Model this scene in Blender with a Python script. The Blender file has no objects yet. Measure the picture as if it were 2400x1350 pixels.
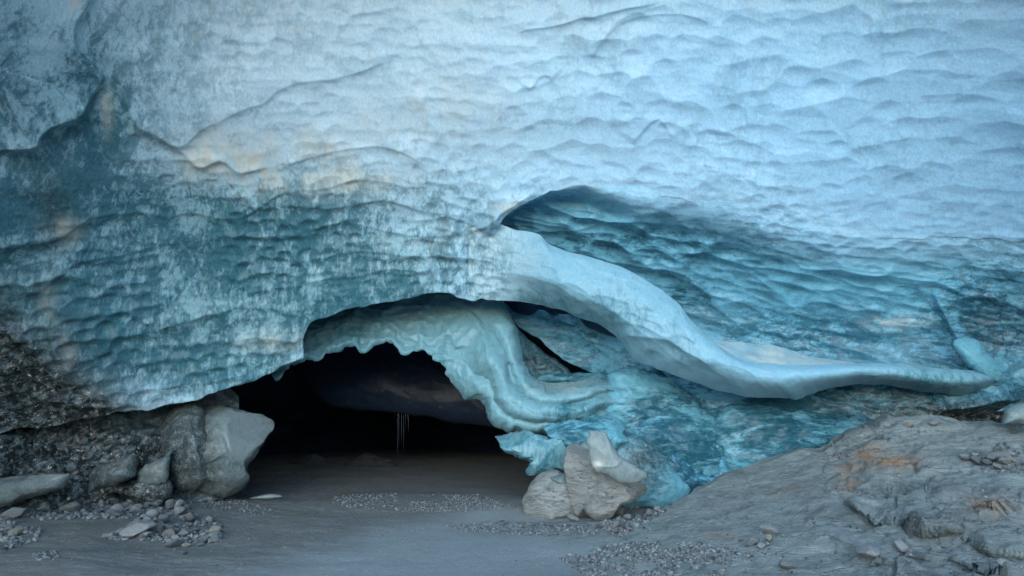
import bpy, math, random
import numpy as np
from mathutils import Vector, Matrix

# ------------------------------------------------------------------ camera, sky, sun, exposure
scene = bpy.context.scene
C = scene.collection
CAMZ, PITCH, FPX = 1.6, math.radians(11.9), 1592.0
cam_data = bpy.data.cameras.new("camera")
cam = bpy.data.objects.new("camera", cam_data)
C.objects.link(cam)
cam_data.sensor_width = 36.0
cam_data.lens = 36.0 * FPX / 2400.0
cam_data.clip_end = 2000
cam.location = (0, 0, CAMZ)
cam.rotation_euler = (math.pi / 2 + PITCH, 0, 0)
scene.camera = cam

SUN_EL, SUN_AZ = math.radians(16), math.radians(192)     # azimuth from +Y, clockwise: behind the camera
world = bpy.data.worlds.new("World")
scene.world = world
world.use_nodes = True
wn = world.node_tree
bg = wn.nodes["Background"]
sky = wn.nodes.new("ShaderNodeTexSky")
sky.sky_type = 'NISHITA'
sky.sun_disc = False
sky.sun_elevation = SUN_EL
sky.sun_rotation = SUN_AZ
sky.air_density = 1.0
sky.dust_density = 0.5
sky.ozone_density = 3.0
wn.links.new(sky.outputs[0], bg.inputs[0])
bg.inputs[1].default_value = 0.12
sl = bpy.data.lights.new("sun", 'SUN')
sl.energy = 1.1
sl.angle = math.radians(70)
sl.color = (0.60, 0.87, 1.0)
so = bpy.data.objects.new("sun", sl)
C.objects.link(so)
sdir = Vector((math.sin(SUN_AZ) * math.cos(SUN_EL), math.cos(SUN_AZ) * math.cos(SUN_EL), math.sin(SUN_EL)))
so.rotation_euler = sdir.to_track_quat('Z', 'Y').to_euler()
so.location = (0, -20, 20)
scene.view_settings.view_transform = 'Standard'
scene.view_settings.look = 'None'
scene.view_settings.exposure = 1.7
scene.view_settings.gamma = 1.0
scene.cycles.max_bounces = 8
scene.cycles.diffuse_bounces = 5
scene.cycles.glossy_bounces = 2
scene.cycles.transmission_bounces = 2

# ------------------------------------------------------------------ numeric helpers
rng = np.random.default_rng(7)
random.seed(7)
CA, SA = math.cos(PITCH), math.sin(PITCH)

def unproj(px, py, Y):
    """the point at world distance Y in front of the camera seen at (px, py) of the 2400x1350 frame"""
    a = (np.asarray(px, float) - 1200.0) / FPX
    b = (675.0 - np.asarray(py, float)) / FPX
    dy = CA - b * SA
    dz = SA + b * CA
    t = Y / dy
    return np.stack([a * t, Y + 0 * t, CAMZ + dz * t], -1)

def h3(ix, iy, iz, s):
    n = (ix * 374761393 + iy * 668265263 + iz * 2147483647 + s * 1274126177) & 0xffffffff
    n = (n ^ (n >> 13)) * 1274126177 & 0xffffffff
    n = (n ^ (n >> 16)) * 2246822519 & 0xffffffff
    return ((n ^ (n >> 15)) & 0xffffff) / float(0xffffff)

def noise(x, y, z=0.0, s=0):
    """smooth value noise in -1..1"""
    x = np.asarray(x, float); y = np.asarray(y, float); z = np.asarray(z, float) + 0 * x
    ix = np.floor(x).astype(np.int64); iy = np.floor(y).astype(np.int64); iz = np.floor(z).astype(np.int64)
    fx, fy, fz = x - ix, y - iy, z - iz
    fx = fx ** 3 * (fx * (fx * 6 - 15) + 10); fy = fy ** 3 * (fy * (fy * 6 - 15) + 10); fz = fz ** 3 * (fz * (fz * 6 - 15) + 10)
    r = 0
    for a in (0, 1):
        for b in (0, 1):
            for c in (0, 1):
                w = (fx if a else 1 - fx) * (fy if b else 1 - fy) * (fz if c else 1 - fz)
                r = r + w * h3(ix + a, iy + b, iz + c, s)
    return r * 2 - 1

def fbm(x, y, z=0.0, o=4, s=0, g=0.5):
    r = 0; a = 1.0; t = 0
    for k in range(o):
        r = r + a * noise(x * 2 ** k + 13.7 * k, y * 2 ** k + 5.1 * k, np.asarray(z) * 2 ** k, s + k)
        t += a; a *= g
    return r / t

def ridged(x, y, z=0.0, o=4, s=0):
    r = 0; a = 1.0; t = 0
    for k in range(o):
        n = 1 - np.abs(noise(x * 2 ** k + 3.7 * k, y * 2 ** k, np.asarray(z) * 2 ** k, s + k)) * 2
        r = r + a * n; t += a; a *= 0.5
    return r / t

def scallop(a, b, s=0, up=0.38, side=0.62, down=0.95):
    """overlapping melt cups: 0 at the bottom of a cup, rising to sharp crests; each has an arched top edge"""
    ia = np.floor(a).astype(np.int64); ib = np.floor(b).astype(np.int64)
    best = np.full(a.shape, 9.0)
    for dj in (-1, 0, 1, 2):
        for di in (-1, 0, 1):
            jb = ib + dj; ja = ia + di
            z0 = np.zeros_like(ja)
            cx = ja + 0.5 + 0.5 * (jb & 1) - 0.25 + 0.55 * (h3(ja, jb, z0, s) - 0.5)
            cy = jb + 0.5 + 0.65 * (h3(ja, jb, z0 + 1, s) - 0.5)
            k = 0.8 + 0.5 * h3(ja, jb, z0 + 2, s)
            dx = (a - cx) / (side * k); dy = b - cy
            m = dx * dx + np.where(dy > 0, (dy / (up * k)) ** 2, (dy / (down * k)) ** 2)
            best = np.minimum(best, m)
    return np.sqrt(np.clip(best, 0, 1.6)) ** 1.5

def cubic(xk, yk, x):
    """cubic interpolation through (xk, yk[..., n]); x any shape, result yk.shape[:-1] + x.shape"""
    xk = np.asarray(xk, float); yk = np.asarray(yk, float)
    m = np.empty_like(yk)
    d = (yk[..., 1:] - yk[..., :-1]) / (xk[1:] - xk[:-1])
    m[..., 0] = d[..., 0]; m[..., -1] = d[..., -1]
    m[..., 1:-1] = 0.5 * (d[..., 1:] + d[..., :-1])
    i = np.clip(np.searchsorted(xk, x, side='right') - 1, 0, len(xk) - 2)
    h = xk[i + 1] - xk[i]
    t = np.clip((x - xk[i]) / h, 0, 1)
    return ((2 * t ** 3 - 3 * t * t + 1) * yk[..., i] + (t ** 3 - 2 * t * t + t) * h * m[..., i]
            + (-2 * t ** 3 + 3 * t * t) * yk[..., i + 1] + (t ** 3 - t * t) * h * m[..., i + 1])

class Table:
    def __init__(self, cols, rows):
        self.cols = cols; self.py = [r[0] for r in rows]
        self.v = np.array([r[1:] for r in rows], float)
    def __call__(self, px, py):
        px = np.asarray(px, float); py = np.asarray(py, float)
        R = cubic(self.cols, self.v, px)                       # rows x query
        R = np.moveaxis(R, 0, -1)
        xk = np.array(self.py, float)
        d = (R[..., 1:] - R[..., :-1]) / (xk[1:] - xk[:-1])
        m = np.concatenate([d[..., :1], 0.5 * (d[..., 1:] + d[..., :-1]), d[..., -1:]], -1)
        i = np.clip(np.searchsorted(xk, py, side='right') - 1, 0, len(xk) - 2)
        h = xk[i + 1] - xk[i]; t = np.clip((py - xk[i]) / h, 0, 1)
        g = lambda A, j: np.take_along_axis(A, j[..., None], -1)[..., 0]
        return ((2 * t ** 3 - 3 * t * t + 1) * g(R, i) + (t ** 3 - 2 * t * t + t) * h * g(m, i)
                + (-2 * t ** 3 + 3 * t * t) * g(R, i + 1) + (t ** 3 - t * t) * h * g(m, i + 1))

def ridge_field(px, py, ridges):
    """crests: pts left to right, amp metres towards the viewer, La reach above, Lb reach below (pixels)"""
    out = np.zeros_like(px)
    for pts, amp, La, Lb in ridges:
        pts = np.array(pts, float)
        t = np.concatenate([[0], np.cumsum(np.hypot(*np.diff(pts, axis=0).T))])
        T_ = t[-1]
        q = np.linspace(0, t[-1], max(8, int(t[-1] / 18)))
        P = np.stack([cubic(t, pts[:, 0], q), cubic(t, pts[:, 1], q)], 1)
        nn = noise(q / 40.0, 0 * q + amp * 91, 0, 5)
        P[1:-1, 1] += 5 * nn[1:-1]
        R = 6 * max(La, Lb)
        mask = (px > P[:, 0].min() - R) & (px < P[:, 0].max() + R) & (py > P[:, 1].min() - 7 * La) & (py < P[:, 1].max() + 7 * max(Lb, 10))
        if not mask.any(): continue
        X = px[mask]; Y = py[mask]
        bd = np.full(X.shape, 1e9); bs = np.zeros(X.shape); bt = np.zeros(X.shape)
        for k in range(len(P) - 1):
            ax, ay = P[k]; vx, vy = P[k + 1] - P[k]; L2 = vx * vx + vy * vy + 1e-9
            u = np.clip(((X - ax) * vx + (Y - ay) * vy) / L2, 0, 1)
            dx = X - ax - u * vx; dy = Y - ay - u * vy
            d = np.hypot(dx, dy)
            s = vx * (Y - ay) - vy * (X - ax)
            c = d < bd
            bd = np.where(c, d, bd); bs = np.where(c, s, bs); bt = np.where(c, k + u, bt)
        f = bt / (len(P) - 1)
        tp = np.clip(np.minimum(f, 1 - f) / 0.12, 0, 1); tp = tp * tp * (3 - 2 * tp)
        v = np.where(bs < 0, np.exp(-bd / La), np.exp(-(bd / Lb) ** 1.0))
        tp = tp * (0.45 + 0.55 * np.clip(noise(f * T_ / 110.0 + amp * 37, 0 * f + 3.3, 0, 6) + 0.5, 0, 1.3))
        out[mask] += amp * tp * v
    return out

def blobs(px, py, lst):
    """soft patches of ice kind and painted falloff: (cx, cy, rx, ry, channel, value)"""
    ch = np.zeros(px.shape + (4,)); ch[..., 3] = 0
    for cx, cy, rx, ry, c, v in lst:
        ch[..., c] += v * np.exp(-(((px - cx) / rx) ** 2 + ((py - cy) / ry) ** 2))
    return np.clip(ch, 0, 1)

def link_mesh(name, verts, faces, mat, parent=None, col=None, smooth=True):
    me = bpy.data.meshes.new(name)
    verts = np.asarray(verts, np.float32)
    if parent: verts = verts - np.array(parent.location, np.float32)
    faces = np.asarray(faces, np.int32)
    n = faces.shape[1]
    me.vertices.add(len(verts)); me.vertices.foreach_set("co", verts.ravel())
    me.loops.add(faces.size); me.loops.foreach_set("vertex_index", faces.ravel())
    me.polygons.add(len(faces))
    me.polygons.foreach_set("loop_start", np.arange(0, faces.size, n, dtype=np.int32))
    me.polygons.foreach_set("loop_total", np.full(len(faces), n, np.int32))
    me.polygons.foreach_set("use_smooth", np.full(len(faces), smooth))
    me.update(calc_edges=True)
    if col is not None:
        at = me.color_attributes.new("kind_mask", 'FLOAT_COLOR', 'POINT')
        at.data.foreach_set("color", np.asarray(col, np.float32).ravel())
    me.materials.append(mat)
    o = bpy.data.objects.new(name, me)
    C.objects.link(o)
    if parent: o.parent = parent
    return o

def grid_faces(nr, nc, wrap=False):
    i = np.arange(nr - 1)[:, None]; j = np.arange(nc if wrap else nc - 1)[None, :]
    j2 = (j + 1) % nc
    return np.stack([i * nc + j, i * nc + j2, (i + 1) * nc + j2, (i + 1) * nc + j], -1).reshape(-1, 4)

def normals(P):
    du = np.gradient(P, axis=1); dv = np.gradient(P, axis=0)
    n = np.cross(du, dv); n /= np.linalg.norm(n, axis=-1, keepdims=True) + 1e-9
    mid = n[n.shape[0] // 2, n.shape[1] // 2]; pm = P[P.shape[0] // 2, P.shape[1] // 2]
    if np.dot(mid, np.array([0, 0, CAMZ]) - pm) < 0: n = -n
    return n

def patch(name, keys, nu, nv, depth, mat, parent, ridges=(), disp=None, mask=(), curl=(0, 0), jag=0.0, jag_top=0.0, back=1.4, seed=0, rpx=16, view=False, lipf=None):
    """a sheet of ice or rock: keys = (top x, top y, bottom x, bottom y) in frame pixels, depth(px, py, u, v) in metres;
    curl rolls the top / bottom edge back so the sheet has a thick rounded lip"""
    K = np.array(keys, float)
    seg = np.hypot(np.diff(K[:, 0]), np.diff(K[:, 1])) + np.hypot(np.diff(K[:, 2]), np.diff(K[:, 3])) + 1e-3
    t = np.concatenate([[0], np.cumsum(seg)]); t /= t[-1]
    u = np.linspace(0, 1, nu)
    tx, ty, bx, by = (cubic(t, K[:, k], u) for k in range(4))
    L = (seg.sum() / 2)
    if jag: by = by + jag * fbm(u * L / 45, 0 * u, 0, 3, seed + 3); bx = bx + 0.6 * jag * fbm(u * L / 45, 0 * u + 7, 0, 3, seed + 4)
    if jag_top: ty = ty + jag_top * fbm(u * L / 45, 0 * u, 0, 3, seed + 8)
    v = np.linspace(0, 1, nv)
    U, V = np.meshgrid(u, v)
    px = tx + (bx - tx) * V; py = ty + (by - ty) * V
    D = depth(px, py, U, V)
    if ridges: D = D - ridge_field(px, py, ridges)
    ix, iy = tx - bx, ty - by
    l = np.hypot(ix, iy) + 1e-6; ix /= l; iy /= l
    th = np.concatenate([np.linspace(0, 1, 9)[1:] * math.pi / 2])
    rows_px, rows_py, rows_D = [px], [py], [D]
    if curl[1]:
        cf = lipf(bx) if lipf else 1.0
        qx, qy, qd = [], [], []
        for a in th:
            qx.append(bx + ix * rpx * (1 - math.cos(a)) * cf); qy.append(by + iy * rpx * (1 - math.cos(a)) * cf); qd.append(D[-1] + curl[1] * math.sin(a) * cf)
        for k in (0.3, 0.6, 1.0):
            qx.append(bx + ix * (rpx + 30 * k) * cf); qy.append(by + iy * (rpx + 30 * k) * cf); qd.append(D[-1] + (curl[1] + back * k) * cf)
        rows_px.append(np.array(qx)); rows_py.append(np.array(qy)); rows_D.append(np.array(qd))
    if curl[0]:
        qx, qy, qd = [], [], []
        for a in th:
            qx.append(tx - ix * rpx * (1 - math.cos(a))); qy.append(ty - iy * rpx * (1 - math.cos(a))); qd.append(D[0] + curl[0] * math.sin(a))
        for k in (0.3, 0.6, 1.0):
            qx.append(tx - ix * (rpx + 30 * k)); qy.append(ty - iy * (rpx + 30 * k)); qd.append(D[0] + curl[0] + back * k)
        rows_px.insert(0, np.array(qx)[::-1]); rows_py.insert(0, np.array(qy)[::-1]); rows_D.insert(0, np.array(qd)[::-1])
    px = np.concatenate(rows_px); py = np.concatenate(rows_py); D = np.concatenate(rows_D)
    P = unproj(px, py, D)
    if disp is not None:
        vv = np.linspace(0, 1, px.shape[0])[:, None] + 0 * px
        if view:                       # shift along the line of approach so neighbouring sheets meet without a seam
            nrm = np.array([0, 0, CAMZ]) - P; nrm /= np.linalg.norm(nrm, axis=-1, keepdims=True)
        else: nrm = normals(P)
        P = P + nrm * disp(P, px, py, u[None, :] + 0 * px, vv)[..., None]
    col = mask(px, py) if callable(mask) else blobs(px, py, mask)
    return link_mesh(name, P.reshape(-1, 3), grid_faces(*px.shape), mat, parent, col.reshape(-1, 4))

def pillow(name, outline, Y, thick, mat, parent=None, kx=0.0, ky=0.0, disp=None, mask=(), M=150, R=44, p=2.2, ridges=(), seed=0, backthick=None, round_=True, jag=3.0, facets=None):
    """a closed lump with the given silhouette (frame pixels), a front and a back bulge"""
    O = np.array(outline, float)
    O = np.vstack([O, O[:1]])
    t = np.concatenate([[0], np.cumsum(np.hypot(*np.diff(O, axis=0).T))]); T = t[-1]
    q = np.linspace(0, T, M, endpoint=False)
    if round_:
        e = np.vstack([O[-3:-1], O, O[1:3]]); te = np.concatenate([[t[-3] - T, t[-2] - T], t, [T + t[1], T + t[2]]])
        ox = cubic(te, e[:, 0], q); oy = cubic(te, e[:, 1], q)
    else:
        ox = np.interp(q, t, O[:, 0]); oy = np.interp(q, t, O[:, 1])
    an = q / T * 2 * math.pi
    jn = jag * fbm(np.cos(an) * T / 120 + seed, np.sin(an) * T / 120, 0, 3, seed + 1)
    cx, cy = ox.mean(), oy.mean()
    ll = np.hypot(ox - cx, oy - cy) + 1e-6
    ox = ox + jn * (ox - cx) / ll; oy = oy + jn * (oy - cy) / ll
    bt = backthick if backthick is not None else thick * 0.8
    rr = np.sin(np.linspace(0, 1, R) * math.pi / 2)
    rings = [(r, 1) for r in rr] + [(r, -1) for r in rr[::-1][1:]]
    px = np.array([cx + (ox - cx) * max(r, 1e-3) for r, s in rings]); py = np.array([cy + (oy - cy) * max(r, 1e-3) for r, s in rings])
    bul = np.array([[-thick * (1 - r ** p) ** (1 / p) if s > 0 else bt * (1 - r ** 2) ** 0.5] * M for r, s in rings])
    D = Y + kx * (px - cx) + ky * (py - cy) + bul
    if ridges: D = D - ridge_field(px, py, ridges) * (np.array([[1.0 if s > 0 else 0.0] * M for r, s in rings]))
    P = unproj(px, py, D)
    if disp is not None:
        du = np.roll(P, -1, 1) - np.roll(P, 1, 1); dv = np.gradient(P, axis=0)
        n = np.cross(du, dv); n /= np.linalg.norm(n, axis=-1, keepdims=True) + 1e-9
        if np.dot(n[R // 2, 3], P[R // 2, 3] - P.reshape(-1, 3).mean(0)) < 0: n = -n
        P = P + n * disp(P, px, py)[..., None]
    if facets:
        fr = random.Random(facets[0]); c = P.reshape(-1, 3).mean(0); e = (P.reshape(-1, 3).max(0) - P.reshape(-1, 3).min(0)) / 2
        for k in range(facets[1]):
            n = np.array([fr.gauss(0, .8), -0.5 - abs(fr.gauss(0, .8)), fr.gauss(0.15, .7)]); n /= np.linalg.norm(n)
            ex = math.sqrt(((n * e) ** 2).sum()); d = (P - c) @ n - ex * fr.uniform(*facets[2])
            sm = 0.02 * ex; d = 0.5 * (d + np.sqrt(d * d + sm * sm)) - 0.0
            w = P - np.array([0, 0, CAMZ]); w /= np.linalg.norm(w, axis=-1, keepdims=True); P = P + w * (d / np.maximum(-(w @ n), 0.35))[..., None]
        if len(facets) > 3: P = P + 0.008 * np.stack([fbm(P[..., 0] * 9, P[..., 1] * 9, P[..., 2] * 9, 3, k) for k in range(3)], -1)
    return link_mesh(name, P.reshape(-1, 3), grid_faces(px.shape[0], M, True), mat, parent, blobs(px, py, mask).reshape(-1, 4))

# ------------------------------------------------------------------ materials
def nd(nt, typ, **kw):
    n = nt.nodes.new(typ)
    for k, v in kw.items():
        if hasattr(n, k): setattr(n, k, v)
        else: n.inputs[k].default_value = v
    return n

def base_mat(name):
    m = bpy.data.materials.new(name); m.use_nodes = True
    return m, m.node_tree, m.node_tree.nodes["Principled BSDF"]

def mathn(nt, op, a, b=None, clamp=False):
    n = nt.nodes.new("ShaderNodeMath"); n.operation = op; n.use_clamp = clamp
    for k, x in enumerate((a, b)):
        if x is None: continue
        if hasattr(x, "links") or hasattr(x, "is_linked"): nt.links.new(x, n.inputs[k])
        else: n.inputs[k].default_value = x
    return n.outputs[0]

def mixc(nt, f, a, b, mode='MIX'):
    n = nt.nodes.new("ShaderNodeMix"); n.data_type = 'RGBA'; n.blend_type = mode
    for s, x in ((n.inputs[0], f), (n.inputs[6], a), (n.inputs[7], b)):
        if hasattr(x, "is_linked"): nt.links.new(x, s)
        elif isinstance(x, tuple): s.default_value = (*x, 1)
        else: s.default_value = x
    return n.outputs[2]

def noise_n(nt, rot=(0, 0, 0), scale=(1, 1, 1), s=4.0, d=4.0, rough=0.6, dist=0.0, lo=None, hi=None):
    tc = nt.nodes.new("ShaderNodeTexCoord"); mp = nt.nodes.new("ShaderNodeMapping"); n = nt.nodes.new("ShaderNodeTexNoise")
    mp.vector_type = 'POINT'
    mp.inputs['Rotation'].default_value = rot; mp.inputs['Scale'].default_value = scale
    nt.links.new(tc.outputs['Object'], mp.inputs[0]); nt.links.new(mp.outputs[0], n.inputs['Vector'])
    n.inputs['Scale'].default_value = s; n.inputs['Detail'].default_value = d; n.inputs['Roughness'].default_value = rough; n.inputs['Distortion'].default_value = dist
    if lo is None: return n.outputs[0]
    r = nt.nodes.new("ShaderNodeMapRange"); r.interpolation_type = 'SMOOTHSTEP'
    r.inputs[1].default_value = lo; r.inputs[2].default_value = hi
    nt.links.new(n.outputs[0], r.inputs[0])
    return r.outputs[0]

def ice_material(name, bub, clr, streak_rot=(0, 0.6, 0), streak=(1.0, 1.0, 0.3), rough=0.32, sss=0.3, fine=1.0, bump=0.25, base_clear=0.0, blue_mul=(0.72, 0.95, 1.12), teal=0.0):
    """glacier ice: cloudy bubbly ice over clear deep-coloured ice; the vertex mask says where the ice is clear (R), dirty (G), silt-tinted (B)"""
    m, nt, bs = base_mat(name)
    at = nt.nodes.new("ShaderNodeAttribute"); at.attribute_name = "kind_mask"
    sep = nt.nodes.new("ShaderNodeSeparateColor"); nt.links.new(at.outputs[0], sep.inputs[0])
    clear, dirt, silt, blue = sep.outputs[0], sep.outputs[1], sep.outputs[2], at.outputs['Alpha']
    bub_c = mixc(nt, blue, bub, tuple(a * b for a, b in zip(bub, blue_mul)))
    bub_c = mixc(nt, mathn(nt, 'MULTIPLY', clear, teal, True), bub_c, (0.235, 0.40, 0.44))
    n1 = noise_n(nt, streak_rot, streak, 3.2, 6, 0.7, 0.5)
    n2 = noise_n(nt, streak_rot, streak, 11.0 * fine, 6, 0.72, 0.8)
    n3 = noise_n(nt, (0.3, 0.1, 0.2), (1, 1, 1), 0.7, 3, 0.5)
    mixn = mathn(nt, 'ADD', mathn(nt, 'MULTIPLY', n1, 0.5), mathn(nt, 'MULTIPLY', n2, 0.5))
    mixn = mathn(nt, 'ADD', mixn, mathn(nt, 'MULTIPLY', mathn(nt, 'SUBTRACT', n3, 0.5), 0.35))
    # threshold: more clear -> more of the deep colour shows
    lo = mathn(nt, 'SUBTRACT', 0.57, mathn(nt, 'MULTIPLY', mathn(nt, 'ADD', clear, base_clear), 0.105))
    f = mathn(nt, 'DIVIDE', mathn(nt, 'SUBTRACT', mixn, lo), 0.10)
    f = mathn(nt, 'ADD', f, 0.5, True)
    mid = tuple(0.55 * a + 0.45 * b for a, b in zip(bub, clr))
    mid_c = mixc(nt, 0.45, bub_c, clr)
    c = mixc(nt, mathn(nt, 'MULTIPLY', f, mathn(nt, 'ADD', mathn(nt, 'MULTIPLY', clear, 0.7), 0.36), True), bub_c, mid_c)
    f2 = mathn(nt, 'MULTIPLY', f, mathn(nt, 'ADD', mathn(nt, 'MULTIPLY', clear, 1.15), 0.05 + 0.5 * base_clear, True), True)
    c = mixc(nt, f2, c, clr)
    # white bubble clouds
    wc = noise_n(nt, streak_rot, streak, 7.5 * fine, 7, 0.75, 0.7, 0.56, 0.70)
    c = mixc(nt, mathn(nt, 'MULTIPLY', wc, mathn(nt, 'SUBTRACT', 0.5, mathn(nt, 'MULTIPLY', clear, 0.25))), c, mixc(nt, 0.16, bub_c, (1.0, 1.0, 1.0)))
    sk = noise_n(nt, streak_rot, (streak[0], streak[1], streak[2] * 1.3), 34.0 * fine, 4, 0.7, 0.6, 0.30, 0.70)
    c = mixc(nt, mathn(nt, 'MULTIPLY', sk, mathn(nt, 'ADD', mathn(nt, 'MULTIPLY', clear, 0.3), 0.34)), c, mixc(nt, 0.65, bub_c, clr))
    # silt tint
    sp = noise_n(nt, streak_rot, streak, 3.0, 5, 0.65, 0.8, 0.35, 0.62)
    c = mixc(nt, mathn(nt, 'MULTIPLY', silt, mathn(nt, 'ADD', mathn(nt, 'MULTIPLY', sp, 0.8), 0.15), True), c, (0.62, 0.56, 0.46))
    # dirt: dark debris-laden ice with pale flecks
    dn = noise_n(nt, (0.2, 0.5, 0), (1, 1, 1), 8.0, 8, 0.8, 0.6, 0.45, 0.66)
    dcol = mixc(nt, dn, (0.012, 0.015, 0.015), (0.17, 0.20, 0.205))
    df = mathn(nt, 'MULTIPLY', dirt, 1.15, True)
    c = mixc(nt, df, c, dcol)
    fl = noise_n(nt, (0.9, 0.2, 0.1), (1, 1, 1), 17.0, 4, 0.65, 0.5, 0.60, 0.68)
    c = mixc(nt, mathn(nt, 'MULTIPLY', fl, mathn(nt, 'MULTIPLY', dirt, 0.7), True), c, (0.62, 0.58, 0.50))
    nt.links.new(c, bs.inputs['Base Color'])
    rr = noise_n(nt, (0, 0, 0), (1, 1, 1), 9.0, 3, 0.6)
    rr = mathn(nt, 'ADD', mathn(nt, 'MULTIPLY', rr, 0.35), rough - 0.16)
    nt.links.new(rr, bs.inputs['Roughness'])
    bs.inputs['IOR'].default_value = 1.31
    if sss:
        bs.inputs['Subsurface Weight'].default_value = sss
        bs.inputs['Subsurface Radius'].default_value = (0.25, 0.7, 1.0)
        bs.inputs['Subsurface Scale'].default_value = 0.25
    b1 = nt.nodes.new("ShaderNodeBump"); b1.inputs['Strength'].default_value = bump; b1.inputs['Distance'].default_value = 0.03
    hgt = mathn(nt, 'ADD', n2, mathn(nt, 'MULTIPLY', noise_n(nt, (0, 0, 0), (1, 1, 1), 45.0, 3, 0.6), 0.35))
    nt.links.new(hgt, b1.inputs['Height']); nt.links.new(b1.outputs[0], bs.inputs['Normal'])
    return m

BUB = (0.62, 0.80, 0.88)
M_CEIL = ice_material("bubbly_blue_ice", (0.57, 0.71, 0.80), (0.018, 0.105, 0.14), (0, 0.95, 0), (1, 1, 0.42), base_clear=0.0, teal=0.85)
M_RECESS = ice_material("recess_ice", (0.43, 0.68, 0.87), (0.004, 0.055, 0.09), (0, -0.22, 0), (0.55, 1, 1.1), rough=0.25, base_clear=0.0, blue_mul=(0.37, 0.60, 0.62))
M_ARM = ice_material("pale_arm_ice", (0.57, 0.71, 0.80), (0.030, 0.14, 0.18), (0, 0.5, 0), (1, 1, 0.38), base_clear=0.0, blue_mul=(0.42, 0.59, 0.65), teal=0.85)
M_WALL = ice_material("deep_blue_ice", (0.155, 0.375, 0.46), (0.005, 0.055, 0.085), (0, -0.22, 0), (0.35, 1, 1.3), rough=0.25, base_clear=0.0)
M_FLOW = ice_material("pale_flowing_ice", (0.26, 0.37, 0.42), (0.05, 0.21, 0.28), (0, 0.5, 0), (0.6, 1, 1), rough=0.25, bump=0.15)
M_TEAL = ice_material("teal_glassy_ice", (0.19, 0.345, 0.39), (0.015, 0.12, 0.16), (0, 0.1, 0), (1, 1, 0.4), rough=0.25, bump=0.12)
M_CLEAR = ice_material("greenish_clear_ice", (0.23, 0.265, 0.265), (0.06, 0.10, 0.105), (0, 0.3, 0), (1, 1, 0.7), rough=0.2, bump=0.3, base_clear=0.5, fine=1.6)
M_DARK = ice_material("dimmed_tunnel_ice", (0.022, 0.038, 0.075), (0.010, 0.017, 0.035), (0, 0.3, 0), (1, 1, 1), rough=0.35, sss=0)  # albedo lowered so the bore looks unlit; its gloom is in the colour

def rock_material(name, a, b, rust=0.0, scale=1.0, bump=0.5, rough=0.85, rot=(0, 0.35, 0.2), aniso=(1, 1, 3), silt=0.5):
    m, nt, bs = base_mat(name)
    n1 = noise_n(nt, rot, aniso, 1.6 * scale, 8, 0.7, 0.6, 0.3, 0.7)
    n2 = noise_n(nt, rot, aniso, 9 * scale, 8, 0.75, 0.4, 0.25, 0.75)
    n3 = noise_n(nt, (0, 0, 0), (1, 1, 1), 60 * scale, 3, 0.7, 0, 0.2, 0.8)
    c = mixc(nt, n1, a, b)
    c = mixc(nt, mathn(nt, 'MULTIPLY', n2, 0.42), c, tuple(x * 0.4 for x in a))
    ck = noise_n(nt, rot, aniso, 2.3 * scale, 4, 0.55, 0.3)
    ck = mathn(nt, 'SUBTRACT', 1.0, mathn(nt, 'MULTIPLY', mathn(nt, 'ABSOLUTE', mathn(nt, 'SUBTRACT', ck, 0.5)), 55.0), True)
    c = mixc(nt, mathn(nt, 'MULTIPLY', ck, 0.55), c, tuple(x * 0.3 for x in a))
    c = mixc(nt, mathn(nt, 'MULTIPLY', n3, 0.25), c, tuple(min(1, x * 1.7) for x in b))
    if rust:
        at = nt.nodes.new("ShaderNodeAttribute"); at.attribute_name = "kind_mask"
        sep = nt.nodes.new("ShaderNodeSeparateColor"); nt.links.new(at.outputs[0], sep.inputs[0])
        rn = noise_n(nt, rot, (1, 1, 2), 4, 6, 0.7, 0.5, 0.35, 0.62)
        c = mixc(nt, mathn(nt, 'MULTIPLY', sep.outputs[0], mathn(nt, 'MULTIPLY', rn, rust), True), c, (0.33, 0.15, 0.06))
        c = mixc(nt, mathn(nt, 'MULTIPLY', sep.outputs[1], mathn(nt, 'ADD', mathn(nt, 'MULTIPLY', n2, 0.6), 0.3), True), c, (0.055, 0.052, 0.045))
    geo = nt.nodes.new("ShaderNodeNewGeometry"); sx = nt.nodes.new("ShaderNodeSeparateXYZ"); nt.links.new(geo.outputs['Normal'], sx.inputs[0])
    up = mathn(nt, 'MULTIPLY', mathn(nt, 'SUBTRACT', sx.outputs[2], 0.35), 1.6, True)
    dustn = noise_n(nt, (0, 0, 0), (1, 1, 1), 3.5, 5, 0.6, 0.3, 0.35, 0.65)
    c = mixc(nt, mathn(nt, 'MULTIPLY', mathn(nt, 'MULTIPLY', up, dustn), silt), c, (0.28, 0.30, 0.305))
    nt.links.new(c, bs.inputs['Base Color'])
    bs.inputs['Roughness'].default_value = rough
    b1 = nt.nodes.new("ShaderNodeBump"); b1.inputs['Strength'].default_value = bump; b1.inputs['Distance'].default_value = 0.035 / scale
    hgt = mathn(nt, 'SUBTRACT', mathn(nt, 'ADD', n2, mathn(nt, 'MULTIPLY', n3, 0.4)), ck)
    nt.links.new(hgt, b1.inputs['Height']); nt.links.new(b1.outputs[0], bs.inputs['Normal'])
    return m

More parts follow.
